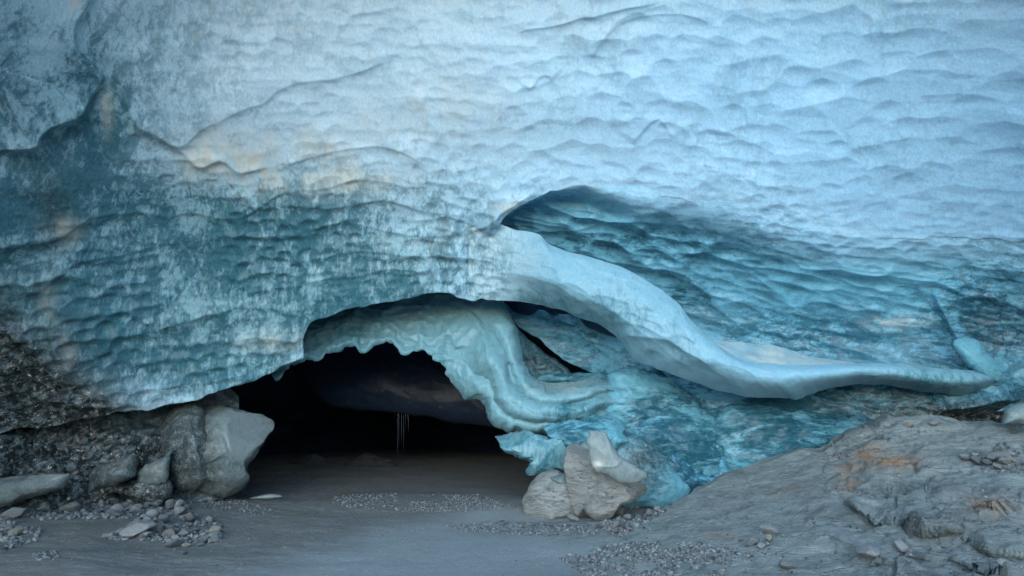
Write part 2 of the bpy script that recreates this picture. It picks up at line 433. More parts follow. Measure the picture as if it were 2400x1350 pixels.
M_BED = rock_material("silt_coated_bedrock", (0.085, 0.105, 0.105), (0.29, 0.32, 0.315), rust=1.5, scale=0.8, aniso=(0.6, 1, 3.2), rot=(0, 0.25, 0.1), bump=0.7, silt=0.55)
M_BOULD = rock_material("grey_schist_boulder", (0.25, 0.248, 0.235), (0.52, 0.51, 0.49), scale=1.2, rot=(0, 1.1, 0.3), aniso=(1, 1, 4), bump=1.0)
M_STONES = [rock_material("rubble_stone_grey", (0.09, 0.092, 0.095), (0.18, 0.178, 0.175), scale=2.0),
            rock_material("rubble_stone_dark", (0.055, 0.062, 0.072), (0.12, 0.127, 0.138), scale=2.0),
            rock_material("rubble_stone_tan", (0.17, 0.155, 0.13), (0.26, 0.24, 0.20), scale=2.0),
            rock_material("rubble_stone_pale", (0.15, 0.152, 0.155), (0.27, 0.27, 0.265), scale=2.0)]
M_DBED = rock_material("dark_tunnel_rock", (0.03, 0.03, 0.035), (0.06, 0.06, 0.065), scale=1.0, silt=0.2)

def gravel_material():
    m, nt, bs = base_mat("mixed_gravel")
    geo = nt.nodes.new("ShaderNodeNewGeometry"); r = nt.nodes.new("ShaderNodeValToRGB")
    nt.links.new(geo.outputs['Random Per Island'], r.inputs[0])
    e = r.color_ramp.elements
    e[0].color = (0.03, 0.035, 0.04, 1); e[1].color = (0.22, 0.235, 0.245, 1)
    for p, c in ((0.35, (0.10, 0.11, 0.12)), (0.6, (0.15, 0.16, 0.17)), (0.78, (0.17, 0.155, 0.135)), (0.86, (0.19, 0.205, 0.215))):
        x = e.new(p); x.color = (*c, 1)
    nt.links.new(r.outputs[0], bs.inputs['Base Color']); bs.inputs['Roughness'].default_value = 0.85
    return m
M_GRAVEL = gravel_material()

def ground_material():
    m, nt, bs = base_mat("glacial_silt")
    at = nt.nodes.new("ShaderNodeAttribute"); at.attribute_name = "kind_mask"
    sep = nt.nodes.new("ShaderNodeSeparateColor"); nt.links.new(at.outputs[0], sep.inputs[0])
    n1 = noise_n(nt, (0, 0, 0.3), (1, 2.5, 1), 0.9, 7, 0.6, 0.8, 0.3, 0.7)
    n2 = noise_n(nt, (0, 0, 0.2), (1, 2.2, 1), 7.0, 8, 0.75, 0.5, 0.25, 0.75)
    n3 = noise_n(nt, (0, 0, 0), (1, 1, 1), 90.0, 3, 0.7, 0, 0.3, 0.7)
    c = mixc(nt, n1, (0.24, 0.245, 0.245), (0.37, 0.375, 0.375))
    c = mixc(nt, mathn(nt, 'MULTIPLY', n2, 0.6), c, (0.11, 0.108, 0.105))
    n4 = noise_n(nt, (0, 0, 0), (1, 1.6, 1), 24.0, 5, 0.8, 0.3, 0.35, 0.65)
    c = mixc(nt, mathn(nt, 'MULTIPLY', n4, 0.4), c, (0.08, 0.08, 0.08))
    wet = sep.outputs[0]; brown = sep.outputs[1]; grav = sep.outputs[2]
    c = mixc(nt, mathn(nt, 'MULTIPLY', wet, 0.7), c, mixc(nt, n2, (0.43, 0.485, 0.52), (0.36, 0.41, 0.44)))
    c = mixc(nt, mathn(nt, 'MULTIPLY', brown, mathn(nt, 'ADD', mathn(nt, 'MULTIPLY', n2, 0.6), 0.3), True), c, (0.105, 0.096, 0.086))
    c = mixc(nt, mathn(nt, 'MULTIPLY', grav, mathn(nt, 'ADD', mathn(nt, 'MULTIPLY', n3, 0.7), 0.2), True), c, (0.07, 0.077, 0.083))
    sp = noise_n(nt, (0.4, 0, 0), (1, 1, 1), 38.0, 2, 0.5, 0, 0.74, 0.77)
    c = mixc(nt, mathn(nt, 'MULTIPLY', sp, 0.6), c, (0.6, 0.62, 0.62))
    nt.links.new(c, bs.inputs['Base Color'])
    r = mathn(nt, 'SUBTRACT', 0.85, mathn(nt, 'MULTIPLY', wet, 0.3))
    nt.links.new(r, bs.inputs['Roughness'])
    b1 = nt.nodes.new("ShaderNodeBump"); b1.inputs['Strength'].default_value = 0.9; b1.inputs['Distance'].default_value = 0.03
    hh = mathn(nt, 'ADD', mathn(nt, 'MULTIPLY', n2, mathn(nt, 'SUBTRACT', 1.0, mathn(nt, 'MULTIPLY', wet, 0.8))), mathn(nt, 'MULTIPLY', n3, 0.3))
    nt.links.new(hh, b1.inputs['Height']); nt.links.new(b1.outputs[0], bs.inputs['Normal'])
    return m
M_GROUND = ground_material()

def tag(o, label=None, cat=None, group=None, kind=None):
    if label: o["label"] = label
    if cat: o["category"] = cat
    if group: o["group"] = group
    if kind: o["kind"] = kind
    return o

def empty(name, loc, label, cat, group=None):
    o = bpy.data.objects.new(name, None); C.objects.link(o); o.location = loc; o.empty_display_size = 0.3
    tag(o, label, cat, group)
    return o

# ------------------------------------------------------------------ ground
def gauss(x, y, cx, cy, rx, ry, h):
    return h * np.exp(-(((x - cx) / rx) ** 2 + ((y - cy) / ry) ** 2))

def G(x, y):
    x = np.asarray(x, float); y = np.asarray(y, float)
    z = 0.055 * np.clip(y - 8.2, 0, 14)
    z = z + gauss(x, y, -1.2, 13.2, 2.4, 0.75, 0.20) + gauss(x, y, 0.2, 12.4, 1.2, 0.5, 0.10)      # gravel bank in the mouth
    z = z + gauss(x, y, -6.6, 10.2, 1.8, 1.4, 0.22) + gauss(x, y, -5.2, 8.4, 1.5, 0.7, 0.10)       # left bank
    z = z + gauss(x, y, -3.0, 10.6, 0.5, 0.35, 0.05) + gauss(x, y, -5.6, 12.2, 1.8, 0.9, 0.12)
    z = z + gauss(x, y, 1.4, 9.4, 1.6, 0.7, 0.05)
    w = np.clip(1 - np.exp(-((x + 0.9) / 2.2) ** 2 * 1.2), 0.12, 1)
    z = z + w * (0.05 * fbm(x * 0.9, y * 1.4, 0, 4, 21) + 0.012 * fbm(x * 7, y * 11, 0, 3, 25))
    far = np.clip((np.hypot(x, y - 8) - 25) / 60, 0, 1)
    return z * (1 - far) + far * 1.5 * fbm(x * 0.02, y * 0.02, 0, 3, 2)

def pix_ground(px, py, fn=G):
    """world point where the ray through a pixel meets the ground"""
    lo, hi = 2.0, 40.0
    for _ in range(40):
        mid = 0.5 * (lo + hi); P = unproj(px, py, mid)
        if P[2] > fn(P[0], P[1]): lo = mid
        else: hi = mid
    return unproj(px, py, lo)

nxg, nyg = 560, 620
sx = np.linspace(-1, 1, nxg); gx = 13 * sx + 237 * np.sign(sx) * np.clip((np.abs(sx) - 0.9) / 0.1, 0, 1) ** 3
sy = np.linspace(0, 1, nyg); gy = 3 + 19 * sy ** 1.25
gy = np.concatenate([[-250, -120, -60, -30, -15, -8, -4, -1, 1], gy, [24, 27, 30, 35]])
GX, GY = np.meshgrid(gx, gy)
GZ = G(GX, GY)
def gmask(x, y):
    m = np.zeros(x.shape + (4,)); m[..., 3] = 1
    cl = -0.7 + 0.35 * np.sin(y * 0.7)
    wob = 0.5 * fbm(x * 0.8, y * 0.8, 0, 3, 33)
    hw = np.interp(y, [6, 8.2, 9.5, 11, 11.8, 12.4], [2.6, 2.3, 2.1, 1.7, 1.0, 0.0])
    m[..., 0] = 0.7 * np.clip((hw - np.abs(x - cl + wob)) / 1.3 + 0.4, 0, 1) * (y < 14)
    m[..., 1] = 0.65 * np.clip(gauss(x, y, -6.2, 9.8, 2.6, 1.6, 1.0) + gauss(x, y, -3, 16, 5, 3.2, 1.0) + gauss(x, y, -5, 12.8, 1.8, .8, .7), 0, 1)
    m[..., 2] = np.clip(gauss(x, y, -1.0, 13.1, 2.2, 0.8, 1.0) + gauss(x, y, 1.6, 8.2, 1.4, .5, .8) + gauss(x, y, 0.7, 10.6, 1.3, .3, .8), 0, 1)
    return m
gr = link_mesh("ground", np.stack([GX, GY, GZ], -1).reshape(-1, 3), grid_faces(len(gy), nxg), M_GROUND, None, gmask(GX, GY).reshape(-1, 4))
tag(gr, kind="structure")

# ------------------------------------------------------------------ the glacier cave
cave = empty("ice_cave", (0, 12, 0), "huge hollowed glacier of scalloped blue ice with a dark tunnel mouth", "ice cave")

TA = Table([-500, 0, 400, 800, 1200, 1600, 2000, 2400, 2900], [
    [-420, 5.2, 7.4, 8.6, 9.2, 9.3, 9.1, 8.5, 7.6, 5.6],
    [-150, 5.7, 7.9, 9.1, 9.6, 9.7, 9.5, 8.9, 8.0, 5.9],
    [0, 6.1, 8.2, 9.4, 9.9, 10.1, 9.8, 9.3, 8.4, 6.2],
    [200, 6.7, 8.8, 9.9, 10.5, 10.6, 10.4, 9.9, 9.0, 6.7],
    [400, 7.4, 9.4, 10.6, 11.2, 11.4, 11.2, 10.6, 9.8, 7.4],
    [550, 8.0, 9.9, 11.2, 11.8, 12.0, 11.8, 11.3, 10.5, 8.0],
    [700, 8.4, 10.4, 11.7, 12.2, 12.4, 12.4, 12.0, 11.1, 8.5],
    [850, 8.8, 10.8, 12.1, 12.6, 12.9, 12.9, 12.4, 11.5, 8.9],
    [1000, 9.0, 11.2, 12.3, 12.9, 13.2, 13.2, 12.7, 11.8, 9.2]])

def disp_ceiling(P, px, py, u, v):
    X, Yw, Z = P[..., 0], P[..., 1], P[..., 2]
    g = -0.55 * Yw + 0.83 * Z
    wx = 0.22 * fbm(X * 0.8, g * 0.8, 0, 3, 41); wy = 0.16 * fbm(X * 0.8 + 9, g * 0.8, 0, 3, 43)
    right = np.clip((px - 900) / 500, 0, 1)
    low = np.clip((py - 380) / 200, 0, 1)
    # big cups on the bright roof, small ones lower down and to the left
    big = scallop((X + wx) / 0.55 + 0.18 * g, (g + wy) / 0.34 - 0.10 * X * right, 51)
    bg2 = scallop((X + wy * 2 + 5) / 1.05, (g + wx) / 0.62 + 0.16 * X, 57)
    md = scallop((X + wx * 0.7) / 0.34, (g + wy * 0.8) / 0.23 + 0.15 * X, 61)
    med = md * (0.6 + 0.8 * noise(X * 0.9, g * 1.1, 0, 63))
    fin = scallop((X + wx * 0.5) / 0.20, (g + wy * 0.5) / 0.14 + 0.3 * X, 71)
    h = 0.035 * bg2 * (1 - 0.7 * low) * (0.5 + 0.5 * right) + 0.040 * big * (1 - 0.65 * low) * (0.35 + 0.65 * right) + 0.035 * med * (0.30 + 1.6 * low + 0.4 * (1 - right)) + 0.014 * fin * (0.3 + 0.7 * low)
    left = np.clip((700 - px) / 500, 0, 1)
    h = h + left * 0.16 * fbm(X * 1.1 + 0.5 * g, g * 0.7 - 0.5 * X, 0, 3, 81) + 0.10 * fbm(X * 0.5, g * 0.6, 0, 3, 85)
    h = h + 0.006 * fbm(X * 9, g * 9, 0, 3, 91)
    return h

keysA = [(-500, -380, -500, 1030), (-200, -380, -200, 1020), (0, -380, 0, 1012), (100, -380, 130, 995), (200, -380, 240, 972), (330, -380, 400, 950),
         (400, -380, 470, 936), (440, -380, 500, 922), (500, -380, 570, 905), (560, -380, 640, 868), (620, -380, 690, 842), (650, -380, 712, 834),
         (670, -380, 708, 800), (690, -380, 722, 765), (740, -380, 780, 738), (820, -380, 860, 716), (900, -380, 960, 697), (990, -380, 1040, 688),
         (1060, -380, 1085, 700), (1110, -380, 1118, 704), (1130, -380, 1135, 690), (1142, -380, 1146, 640), (1158, -380, 1160, 560), (1175, -380, 1176, 516),
         (1220, -380, 1225, 480), (1280, -380, 1290, 448), (1350, -380, 1370, 436), (1460, -380, 1480, 462), (1600, -380, 1610, 468), (1700, -380, 1700, 488),
         (1800, -380, 1800, 522), (1900, -380, 1900, 542), (2000, -380, 2000, 556), (2200, -380, 2200, 556), (2400, -380, 2400, 562), (2900, -380, 2900, 590)]
ridA = [
    ([(30, -60), (95, 110), (60, 250), (-20, 330)], 0.0, 60, 8),
    # hanging lobe at the upper left
    ([(-60, 360), (0, 354), (60, 352), (85, 345), (90, 325), (150, 285), (190, 272), (215, 225), (238, 186), (215, 150), (180, 120), (175, 60), (215, 0), (240, -60)], 0.26, 320, 7),
    ([(238, 186), (290, 235), (325, 300), (375, 325), (415, 346), (455, 318), (545, 268), (615, 243), (650, 215), (720, 190), (800, 180), (930, 140)], 0.10, 120, 9),
    ([(330, 300), (420, 350), (470, 390), (520, 378), (560, 405), (600, 395), (640, 385)], 0.08, 40, 6),
    ([(640, 385), (720, 375), (800, 350), (900, 345), (1010, 390)], 0.05, 40, 6),
    ([(380, 520), (450, 500), (540, 515), (600, 490), (660, 455), (760, 445), (850, 420), (960, 440), (1060, 430)], 0.07, 45, 6),
    ([(-40, 585), (60, 572), (140, 560), (200, 520), (240, 505), (330, 500), (420, 520)], 0.11, 70, 7),
    ([(0, 700), (80, 690), (170, 620), (280, 600), (380, 575), (480, 560), (620, 555), (800, 560)], 0.06, 50, 6),
    ([(330, 790), (400, 765), (440, 755), (520, 730), (600, 720), (700, 735), (760, 700), (860, 690)], 0.10, 55, 8),
    ([(430, 820), (500, 780), (560, 750), (650, 745)], 0.06, 40, 8),
    ([(520, 800), (600, 795), (660, 800), (712, 805)], 0.10, 30, 14),
    ([(640, 480), (760, 490), (900, 470), (1010, 500), (1120, 505)], 0.06, 35, 5),
    ([(700, 540), (830, 525), (980, 555), (1100, 545)], 0.05, 30, 5),
    ([(720, 610), (860, 590), (980, 600), (1100, 610)], 0.05, 30, 5),
    ([(690, 660), (830, 650), (900, 630), (1040, 650)], 0.05, 30, 5),
    ([(150, 690), (120, 780), (150, 860), (230, 900), (250, 960)], 0.14, 60, 18),
    ([(60, 930), (150, 950), (260, 955), (400, 920), (470, 905)], 0.10, 30, 8),
    ([(470, 940), (560, 900), (640, 862)], 0.12, 25, 12),
    ([(1100, 545), (1160, 520), (1180, 500), (1260, 445)], 0.12, 25, 12),
    ([(1240, 215), (1270, 175), (1300, 190)], 0.04, 40, 5),
    ([(1370, 150), (1450, 60), (1560, 30), (1680, 60)], 0.04, 70, 6),
    ([(1480, 340), (1510, 300), (1545, 282), (1580, 330)], 0.05, 40, 5),
    ([(1200, 80), (1300, 60), (1420, 30), (1560, 5)], 0.07, 60, 8),
]
maskA = [(350, 900, 300, 70, 0, 0.3), (480, 700, 720, 210, 0, 0.65), (950, 620, 300, 120, 0, 0.25), (600, 700, 800, 230, 3, 0.75), (1900, 150, 800, 450, 3, 1.0), (2500, 500, 500, 250, 3, 1.0), (1350, 560, 300, 120, 3, .5), (-80, 100, 200, 350, 0, .15), (150, 620, 260, 90, 0, .3),  # the far-left clear patch darkens the edge, painting light falloff into the ice
         (0, 300, 420, 520, 0, 0.50), (330, 620, 330, 160, 0, 0.75), (560, 560, 420, 130, 0, 0.35), (380, 720, 200, 90, 0, 0.5), (560, 860, 170, 60, 0, 0.6),
         (330, 90, 120, 150, 0, 0.2), (240, 270, 60, 90, 0, 0.6), (210, 150, 50, 120, 0, 0.35), (760, 640, 300, 120, 0, 0.35), (900, 440, 300, 60, 0, 0.25),
         (150, 300, 160, 120, 0, 0.2),
         (-40, 880, 190, 120, 1, 1.1), (60, 950, 190, 80, 1, 0.9), (-100, 750, 160, 120, 1, 0.6), (200, 960, 120, 40, 1, 0.6), (130, 520, 60, 60, 1, 0.35), (110, 440, 50, 50, 1, .3),
         (250, 250, 16, 60, 2, .7), (470, 380, 60, 40, 2, 0.75), (590, 380, 60, 60, 2, 0.75), (520, 330, 100, 40, 2, 0.4), (760, 340, 70, 40, 2, 0.5), (850, 420, 120, 40, 2, 0.5), (930, 300, 200, 80, 2, .22),
         (1080, 220, 120, 80, 2, 0.25), (700, 430, 120, 30, 2, .35), (1210, 488, 50, 18, 2, 0.8), (150, 540, 40, 30, 2, 0.7), (160, 850, 25, 70, 2, 0.6), (110, 700, 25, 70, 2, .35),
         (640, 800, 90, 22, 2, .35), (330, 900, 120, 30, 0, -0.15), (1000, 560, 150, 60, 2, .15), (1350, 60, 120, 60, 2, .12), (180, 10, 16, 18, 2, .9)]
patch("cave_ceiling", keysA, 1080, 500, lambda px, py, u, v: TA(px, py) + 0 * u, M_CEIL, cave, ridges=ridA, disp=disp_ceiling, mask=maskA,
      curl=(0, 0.45), jag=8, back=1.2, seed=11, rpx=10, view=True, lipf=lambda x: np.interp(x, [1250, 1420], [1.0, 0.004]))
EDGE_X = [k[2] for k in keysA if k[2] >= 1176]; EDGE_Y = [k[3] for k in keysA if k[2] >= 1176]

# ---- recessed wall on the right, behind the ribbon
TB = Table([1100, 1300, 1500, 1700, 1900, 2100, 2400, 2900], [
    [380, 12.1, 12.0, 11.9, 11.7, 11.4, 11.0, 10.1, 8.0],
    [470, 12.4, 12.3, 12.1, 11.9, 11.7, 11.3, 10.4, 8.2],
    [540, 13.0, 12.8, 12.5, 12.2, 11.9, 11.5, 10.6, 8.3],
    [620, 13.7, 13.5, 13.1, 12.7, 12.2, 11.8, 10.9, 8.5],
    [700, 14.2, 14.1, 13.7, 13.2, 12.6, 12.1, 11.2, 8.8],
    [800, 14.6, 14.4, 14.0, 13.5, 12.9, 12.4, 11.5, 9.0],
    [900, 14.6, 14.3, 13.7, 13.3, 12.9, 12.4, 11.6, 9.2],
    [1000, 13.8, 13.4, 12.9, 12.9, 12.8, 12.6, 12.0, 9.6],
    [1150, 12.9, 12.6, 12.5, 12.9, 13.0, 12.9, 12.4, 10.2],
    [1250, 12.7, 12.5, 12.6, 13.1, 13.2, 13.1, 12.6, 10.4]])

def disp_wall(P, px, py, u, v):
    X, Yw, Z = P[..., 0], P[..., 1], P[..., 2]
    g = Z - 0.25 * Yw
    wx = 0.16 * fbm(X * 0.9, g * 0.9, 0, 3, 141); wy = 0.12 * fbm(X * 0.9 + 9, g * 0.9, 0, 3, 143)
    tilt = g + 0.22 * X
    up_ = np.clip((800 - py) / 200, 0, 1)
    big = scallop((X + wx) / 0.85, (tilt + wy) / 0.36, 151)
    med = scallop((X + wx) / 0.45, (tilt + wy) / 0.20, 161)
    h = (0.16 * big + 0.06 * med) * (0.25 + 0.75 * up_) + 0.10 * fbm(X * 0.7, g * 1.0, 0, 3, 185) + 0.007 * fbm(X * 6, g * 14, 0, 3, 191)
    h = h + (1 - up_) * 0.05 * fbm(X * 1.5 + g, g * 3.5, 0, 3, 195)
    return h

keysB = [(1120, 400, 1150, 700), (1150, 395, 1180, 720), (1190, 390, 1215, 765), (1240, 380, 1262, 792), (1290, 375, 1300, 830), (1330, 370, 1345, 852), (1370, 370, 1380, 874), (1400, 375, 1425, 896),
         (1430, 380, 1440, 960), (1450, 385, 1450, 1130), (1480, 390, 1500, 1170), (1560, 400, 1590, 1180), (1700, 420, 1700, 1170), (1900, 470, 1900, 1160), (2100, 480, 2100, 1100), (2400, 480, 2400, 1060), (2900, 500, 2900, 1050)]
ridB = [
    ([(1230, 545), (1330, 540), (1400, 528), (1470, 520), (1560, 530)], 0.18, 50, 8),
    ([(1400, 560), (1470, 600), (1560, 640), (1650, 680), (1720, 760)], 0.08, 50, 10),
    ([(1560, 530), (1700, 550), (1850, 595), (2000, 630), (2150, 640)], 0.06, 50, 8),
    ([(1480, 640), (1540, 690), (1610, 690), (1700, 735), (1760, 790)], 0.13, 60, 8),
    ([(1730, 620), (1860, 640), (1980, 660), (2100, 690), (2200, 680)], 0.10, 45, 8),
    ([(1950, 640), (2100, 660), (2250, 670), (2400, 690)], 0.05, 50, 8),
    ([(1650, 590), (1700, 580), (1760, 640), (1850, 700)], 0.06, 40, 8),
    ([(2180, 670), (2215, 740), (2250, 800), (2290, 850), (2345, 905)], 0.35, 160, 10),
    ([(1430, 1000), (1470, 985), (1500, 1030), (1560, 1100), (1600, 1150)], 0.0, 40, 10),
    ([(1700, 985), (1690, 1040), (1700, 1100)], 0.10, 60, 10),
    ([(1560, 1060), (1620, 1120), (1700, 1160)], 0.1, 60, 10),
    ([(1950, 1000), (2050, 990), (2200, 968), (2400, 930)], 0.35, 70, 10),
    ([(1620, 930), (1720, 950), (1850, 965), (2000, 955)], 0.12, 45, 12),
    ([(1810, 960), (1825, 1010), (1830, 1080)], 0.12, 40, 10),
    ([(1640, 1020), (1680, 1060), (1700, 1110), (1730, 1130)], 0.18, 80, 10),
    ([(1230, 730), (1330, 760), (1380, 800), (1450, 850), (1560, 900)], 0.16, 45, 8),
    ([(1290, 740), (1400, 790), (1480, 850)], 0.12, 35, 8),
]
maskB = [(1620, 1130, 160, 60, 0, 0.8), (1450, 1120, 120, 60, 1, 0.5), (2000, 980, 520, 90, 0, 1.0), (1900, 790, 260, 70, 0, 0.7), (2330, 760, 160, 170, 0, 0.95), (1560, 1060, 160, 90, 0, 0.4), (1350, 800, 150, 90, 0, 0.55), (1450, 560, 250, 60, 0, 0.5),
         (1600, 690, 120, 50, 0, 0.6), (1750, 580, 400, 60, 0, 0.25), (1640, 740, 90, 40, 1, 0.2), (2100, 755, 60, 14, 2, 0.8), (2250, 1000, 200, 30, 1, 0.75), (2250, 945, 300, 40, 0, 1.0), (2250, 965, 300, 30, 1, 0.6), (2360, 800, 120, 120, 1, 0.3), (1450, 930, 100, 60, 0, .3), (1620, 880, 200, 40, 0, .8)]  # band below the ribbon's right end darkened through the clear and dirt channels
def blendB(px, py):
    """0 where the recess still is the roof surface, 1 where it has sunk back into the hollow"""
    yb = np.interp(px, EDGE_X, EDGE_Y)
    reach = np.interp(px, [1200, 1350, 1600, 2000], [8, 40, 110, 120])
    t = np.clip((py - yb + 4) / reach, 0, 1)
    return t * t * (3 - 2 * t)
def depB(px, py, u, v):
    w = blendB(px, py)
    return (TA(px, py) + 0.014 - ridge_field(px, py, ridA)) * (1 - w) + TB(px, py) * w
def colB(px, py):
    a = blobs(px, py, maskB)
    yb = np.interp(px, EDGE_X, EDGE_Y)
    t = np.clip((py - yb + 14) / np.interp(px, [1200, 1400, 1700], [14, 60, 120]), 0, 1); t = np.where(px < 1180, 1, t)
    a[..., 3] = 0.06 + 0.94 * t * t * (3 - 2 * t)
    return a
def dispB(P, px, py, u, v):
    w = blendB(px, py)
    return disp_ceiling(P, px, py, u, v) * (1 - w) + disp_wall(P, px, py, u, v) * w
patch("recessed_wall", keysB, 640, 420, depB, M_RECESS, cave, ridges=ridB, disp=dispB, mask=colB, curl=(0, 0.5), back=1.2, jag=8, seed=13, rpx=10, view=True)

# ---- the ribbon: an arm of ice sweeping from the ceiling down to the right wall
keysR = [(1020, 570, 1030, 680), (1090, 540, 1090, 690), (1150, 521, 1160, 702), (1205, 538, 1240, 712), (1262, 550, 1310, 727), (1288, 573, 1360, 742), (1380, 602, 1440, 785), (1460, 627, 1490, 842),
         (1530, 667, 1560, 872), (1590, 712, 1620, 892), (1622, 752, 1680, 915), (1680, 806, 1750, 928), (1740, 843, 1830, 936), (1850, 856, 1890, 930), (1950, 853, 1960, 906), (2100, 852, 2090, 905),
         (2200, 862, 2200, 922), (2290, 868, 2285, 924), (2340, 876, 2335, 908), (2362, 888, 2360, 897)]
def depR(px, py, u, v):
    c = np.interp(px, [1000, 1090, 1200, 1400, 1600, 1800, 2100, 2300, 2400], [12.15, 12.0, 11.75, 11.35, 11.1, 10.95, 11.05, 11.35, 11.6])
    c = cubic([1000, 1090, 1200, 1400, 1600, 1800, 2100, 2300, 2420], [12.6, 12.25, 11.8, 11.35, 11.1, 10.95, 11.05, 11.3, 11.75], px)
    w = np.clip((px - 1040) / 200, 0, 1)
    k = np.clip((px - 1090) / 220, 0, 1); k = k * k * (3 - 2 * k)
    return (TA(px, py) + np.interp(px, [1060, 1090, 1120, 1200], [0.02, 0.01, -0.03, -0.03]) - ridge_field(px, py, ridA)) * (1 - k) + k * (c + 0.1) + k * (0.42 * np.abs(2 * v - 0.75) ** 2.2 - 0.05)
ridR = [([(1200, 640), (1300, 660), (1420, 720), (1520, 790), (1600, 850), (1700, 890)], 0.06, 30, 22),
        ([(1150, 640), (1250, 650), (1340, 690), (1430, 760)], 0.07, 30, 12),
        ([(1260, 552), (1290, 590), (1400, 612), (1500, 650)], 0.07, 14, 20),
        ([(1450, 780), (1560, 800), (1650, 850), (1720, 900)], 0.09, 40, 10)]
def maskR(px, py):
    k = np.clip((px - 1085) / 230, 0, 1); k = k * k * (3 - 2 * k)
    a = blobs(px, py, [m for m in maskA if m[4] != 3]) * (1 - k[..., None]) + k[..., None] * blobs(px, py, [(1500, 720, 400, 120, 0, 0.22), (2200, 895, 160, 40, 0, 0.8), (1640, 850, 60, 40, 0, 0.2), (1250, 700, 150, 20, 0, .3), (1230, 600, 30, 20, 2, .3), (1400, 740, 120, 22, 0, .3)])
    a[..., 3] = k
    return a
def dispR(P, px, py, u, v):
    X, Yw, Z = P[..., 0], P[..., 1], P[..., 2]
    w = 0.2 * fbm(X, Z, 0, 2, 3)
    k = np.clip((px - 1090) / 220, 0, 1); k = k * k * (3 - 2 * k)
    return (1 - k) * disp_ceiling(P, px, py, u, v) + k * (0.03 * scallop((X + w) / 0.5, (Z + 0.45 * X + w) / 0.22, 251) + 0.06 * fbm(X * 1.2, Z * 2, 0, 3, 253) + 0.012 * fbm(X * 6, Z * 8, 0, 4, 254) + 0.012 * ridged(X * 2.2, Z * 3.0 + X, 0, 3, 257))
rib = patch("ice_ribbon", keysR, 540, 120, depR, M_ARM, cave, ridges=ridR, disp=dispR, curl=(0.35, 0.35), back=0.35, jag=5, jag_top=2, seed=17, rpx=10, view=True,
      mask=maskR)
# sandy shelf where the ribbon flattens
patch("silty_shelf", [(1655, 792, 1660, 815), (1700, 800, 1735, 850), (1760, 803, 1800, 872), (1840, 818, 1860, 880), (1910, 838, 1930, 880), (1990, 850, 1990, 880), (2070, 856, 2060, 880)], 140, 30,
      lambda px, py, u, v: 12.0 - 0.95 * v, M_ARM, cave, disp=lambda P, px, py, u, v: 0.02 * fbm(P[..., 0] * 3, P[..., 1] * 6, 0, 3, 5), curl=(0.2, 0), back=0.6, jag_top=4,
      mask=[(1820, 840, 200, 60, 2, 0.55), (1820, 840, 400, 200, 3, 0.85), (1820, 840, 200, 60, 0, 0.2)], rpx=6)

# ---- recessed arch over the tunnel mouth flowing into the fluted pillar and its foot
keysC = [(600, 800, 640, 890), (650, 760, 690, 852), (700, 725, 730, 836), (760, 700, 790, 822), (810, 690, 825, 811), (840, 682, 850, 826), (870, 676, 880, 807), (910, 672, 918, 809), (960, 668, 960, 821),
         (1010, 662, 1010, 836), (1080, 660, 1038, 850), (1130, 665, 1045, 874), (1160, 690, 1066, 892), (1180, 715, 1082, 921), (1198, 745, 1108, 927), (1212, 790, 1134, 956), (1228, 845, 1144, 990), (1248, 888, 1190, 1006),
         (1275, 912, 1240, 1014), (1320, 915, 1310, 1012), (1370, 903, 1380, 1002), (1430, 892, 1440, 985), (1480, 905, 1490, 965), (1530, 930, 1530, 955)]
def depC(px, py, u, v):
    base = np.interp(u, [0, 0.3, 0.5, 0.62, 0.75, 0.85, 1], [13.6, 13.6, 13.4, 13.1, 12.75, 12.65, 13.6])
    s = np.clip((u - 0.42) / 0.12, 0, 1)
    fl = 0.24 * np.abs(np.sin(math.pi * (2.4 * v + 0.25))) ** 0.8 + 0.02 * np.abs(np.sin(math.pi * (4.1 * v + 0.6 + 0.2 * np.sin(u * 20))))
    rd = 0.5 * np.abs(2 * v - 1) ** 3
    return base - s * fl + s * rd + (1 - s) * (0.5 - 0.75 * v)
def dispC(P, px, py, u, v):
    X, Yw, Z = P[..., 0], P[..., 1], P[..., 2]
    s = np.clip((u - 0.42) / 0.12, 0, 1)
    w = 0.2 * fbm(X * 1.5, Z * 1.5, 0, 2, 3)
    return (0.05 * scallop((X + w) / 0.34, (Z + w) / 0.2, 351)) * (1 - 0.6 * s) + 0.07 * fbm(X * 1.5, Z * 1.5, 0, 3, 353) + 0.025 * ridged(X * 3 + 0.3 * Z, Z * 2.6, 0, 3, 356) + 0.010 * fbm(X * 8, Z * 8, 0, 3, 354)
patch("arch_and_pillar", keysC, 560, 120, depC, M_TEAL, cave, disp=dispC, curl=(0.35, 0.3), back=0.7, jag=15, seed=19, rpx=9,
      ridges=[([(880, 700), (900, 740), (960, 790), (1040, 830)], .12, 60, 8), ([(700, 790), (760, 770), (860, 750), (920, 790)], .10, 40, 8), ([(990, 700), (1040, 760), (1090, 850), (1140, 940)], 0.16, 40, 10),
              ([(1080, 700), (1130, 780), (1150, 860), (1190, 950), (1280, 1000)], 0.12, 30, 12)],
      mask=[(800, 780, 120, 60, 0, 0.45), (1330, 960, 60, 30, 0, 0.6), (1400, 960, 60, 40, 0, 0.4), (1320, 915, 70, 14, 2, 0.4)])
# shelf inside the foot and the ice rim beyond it
patch("pillar_shelf", [(1235, 880, 1245, 905), (1280, 896, 1290, 925), (1340, 894, 1345, 922), (1400, 884, 1400, 905), (1440, 900, 1440, 915)], 90, 24,
      lambda px, py, u, v: 13.6 - 0.8 * v, M_TEAL, cave, disp=lambda P, px, py, u, v: 0.02 * fbm(P[..., 0] * 4, P[..., 1] * 4, 0, 3, 5), curl=(0.15, 0), rpx=5, back=0.4, mask=[(1320, 900, 90, 30, 2, 0.35)])

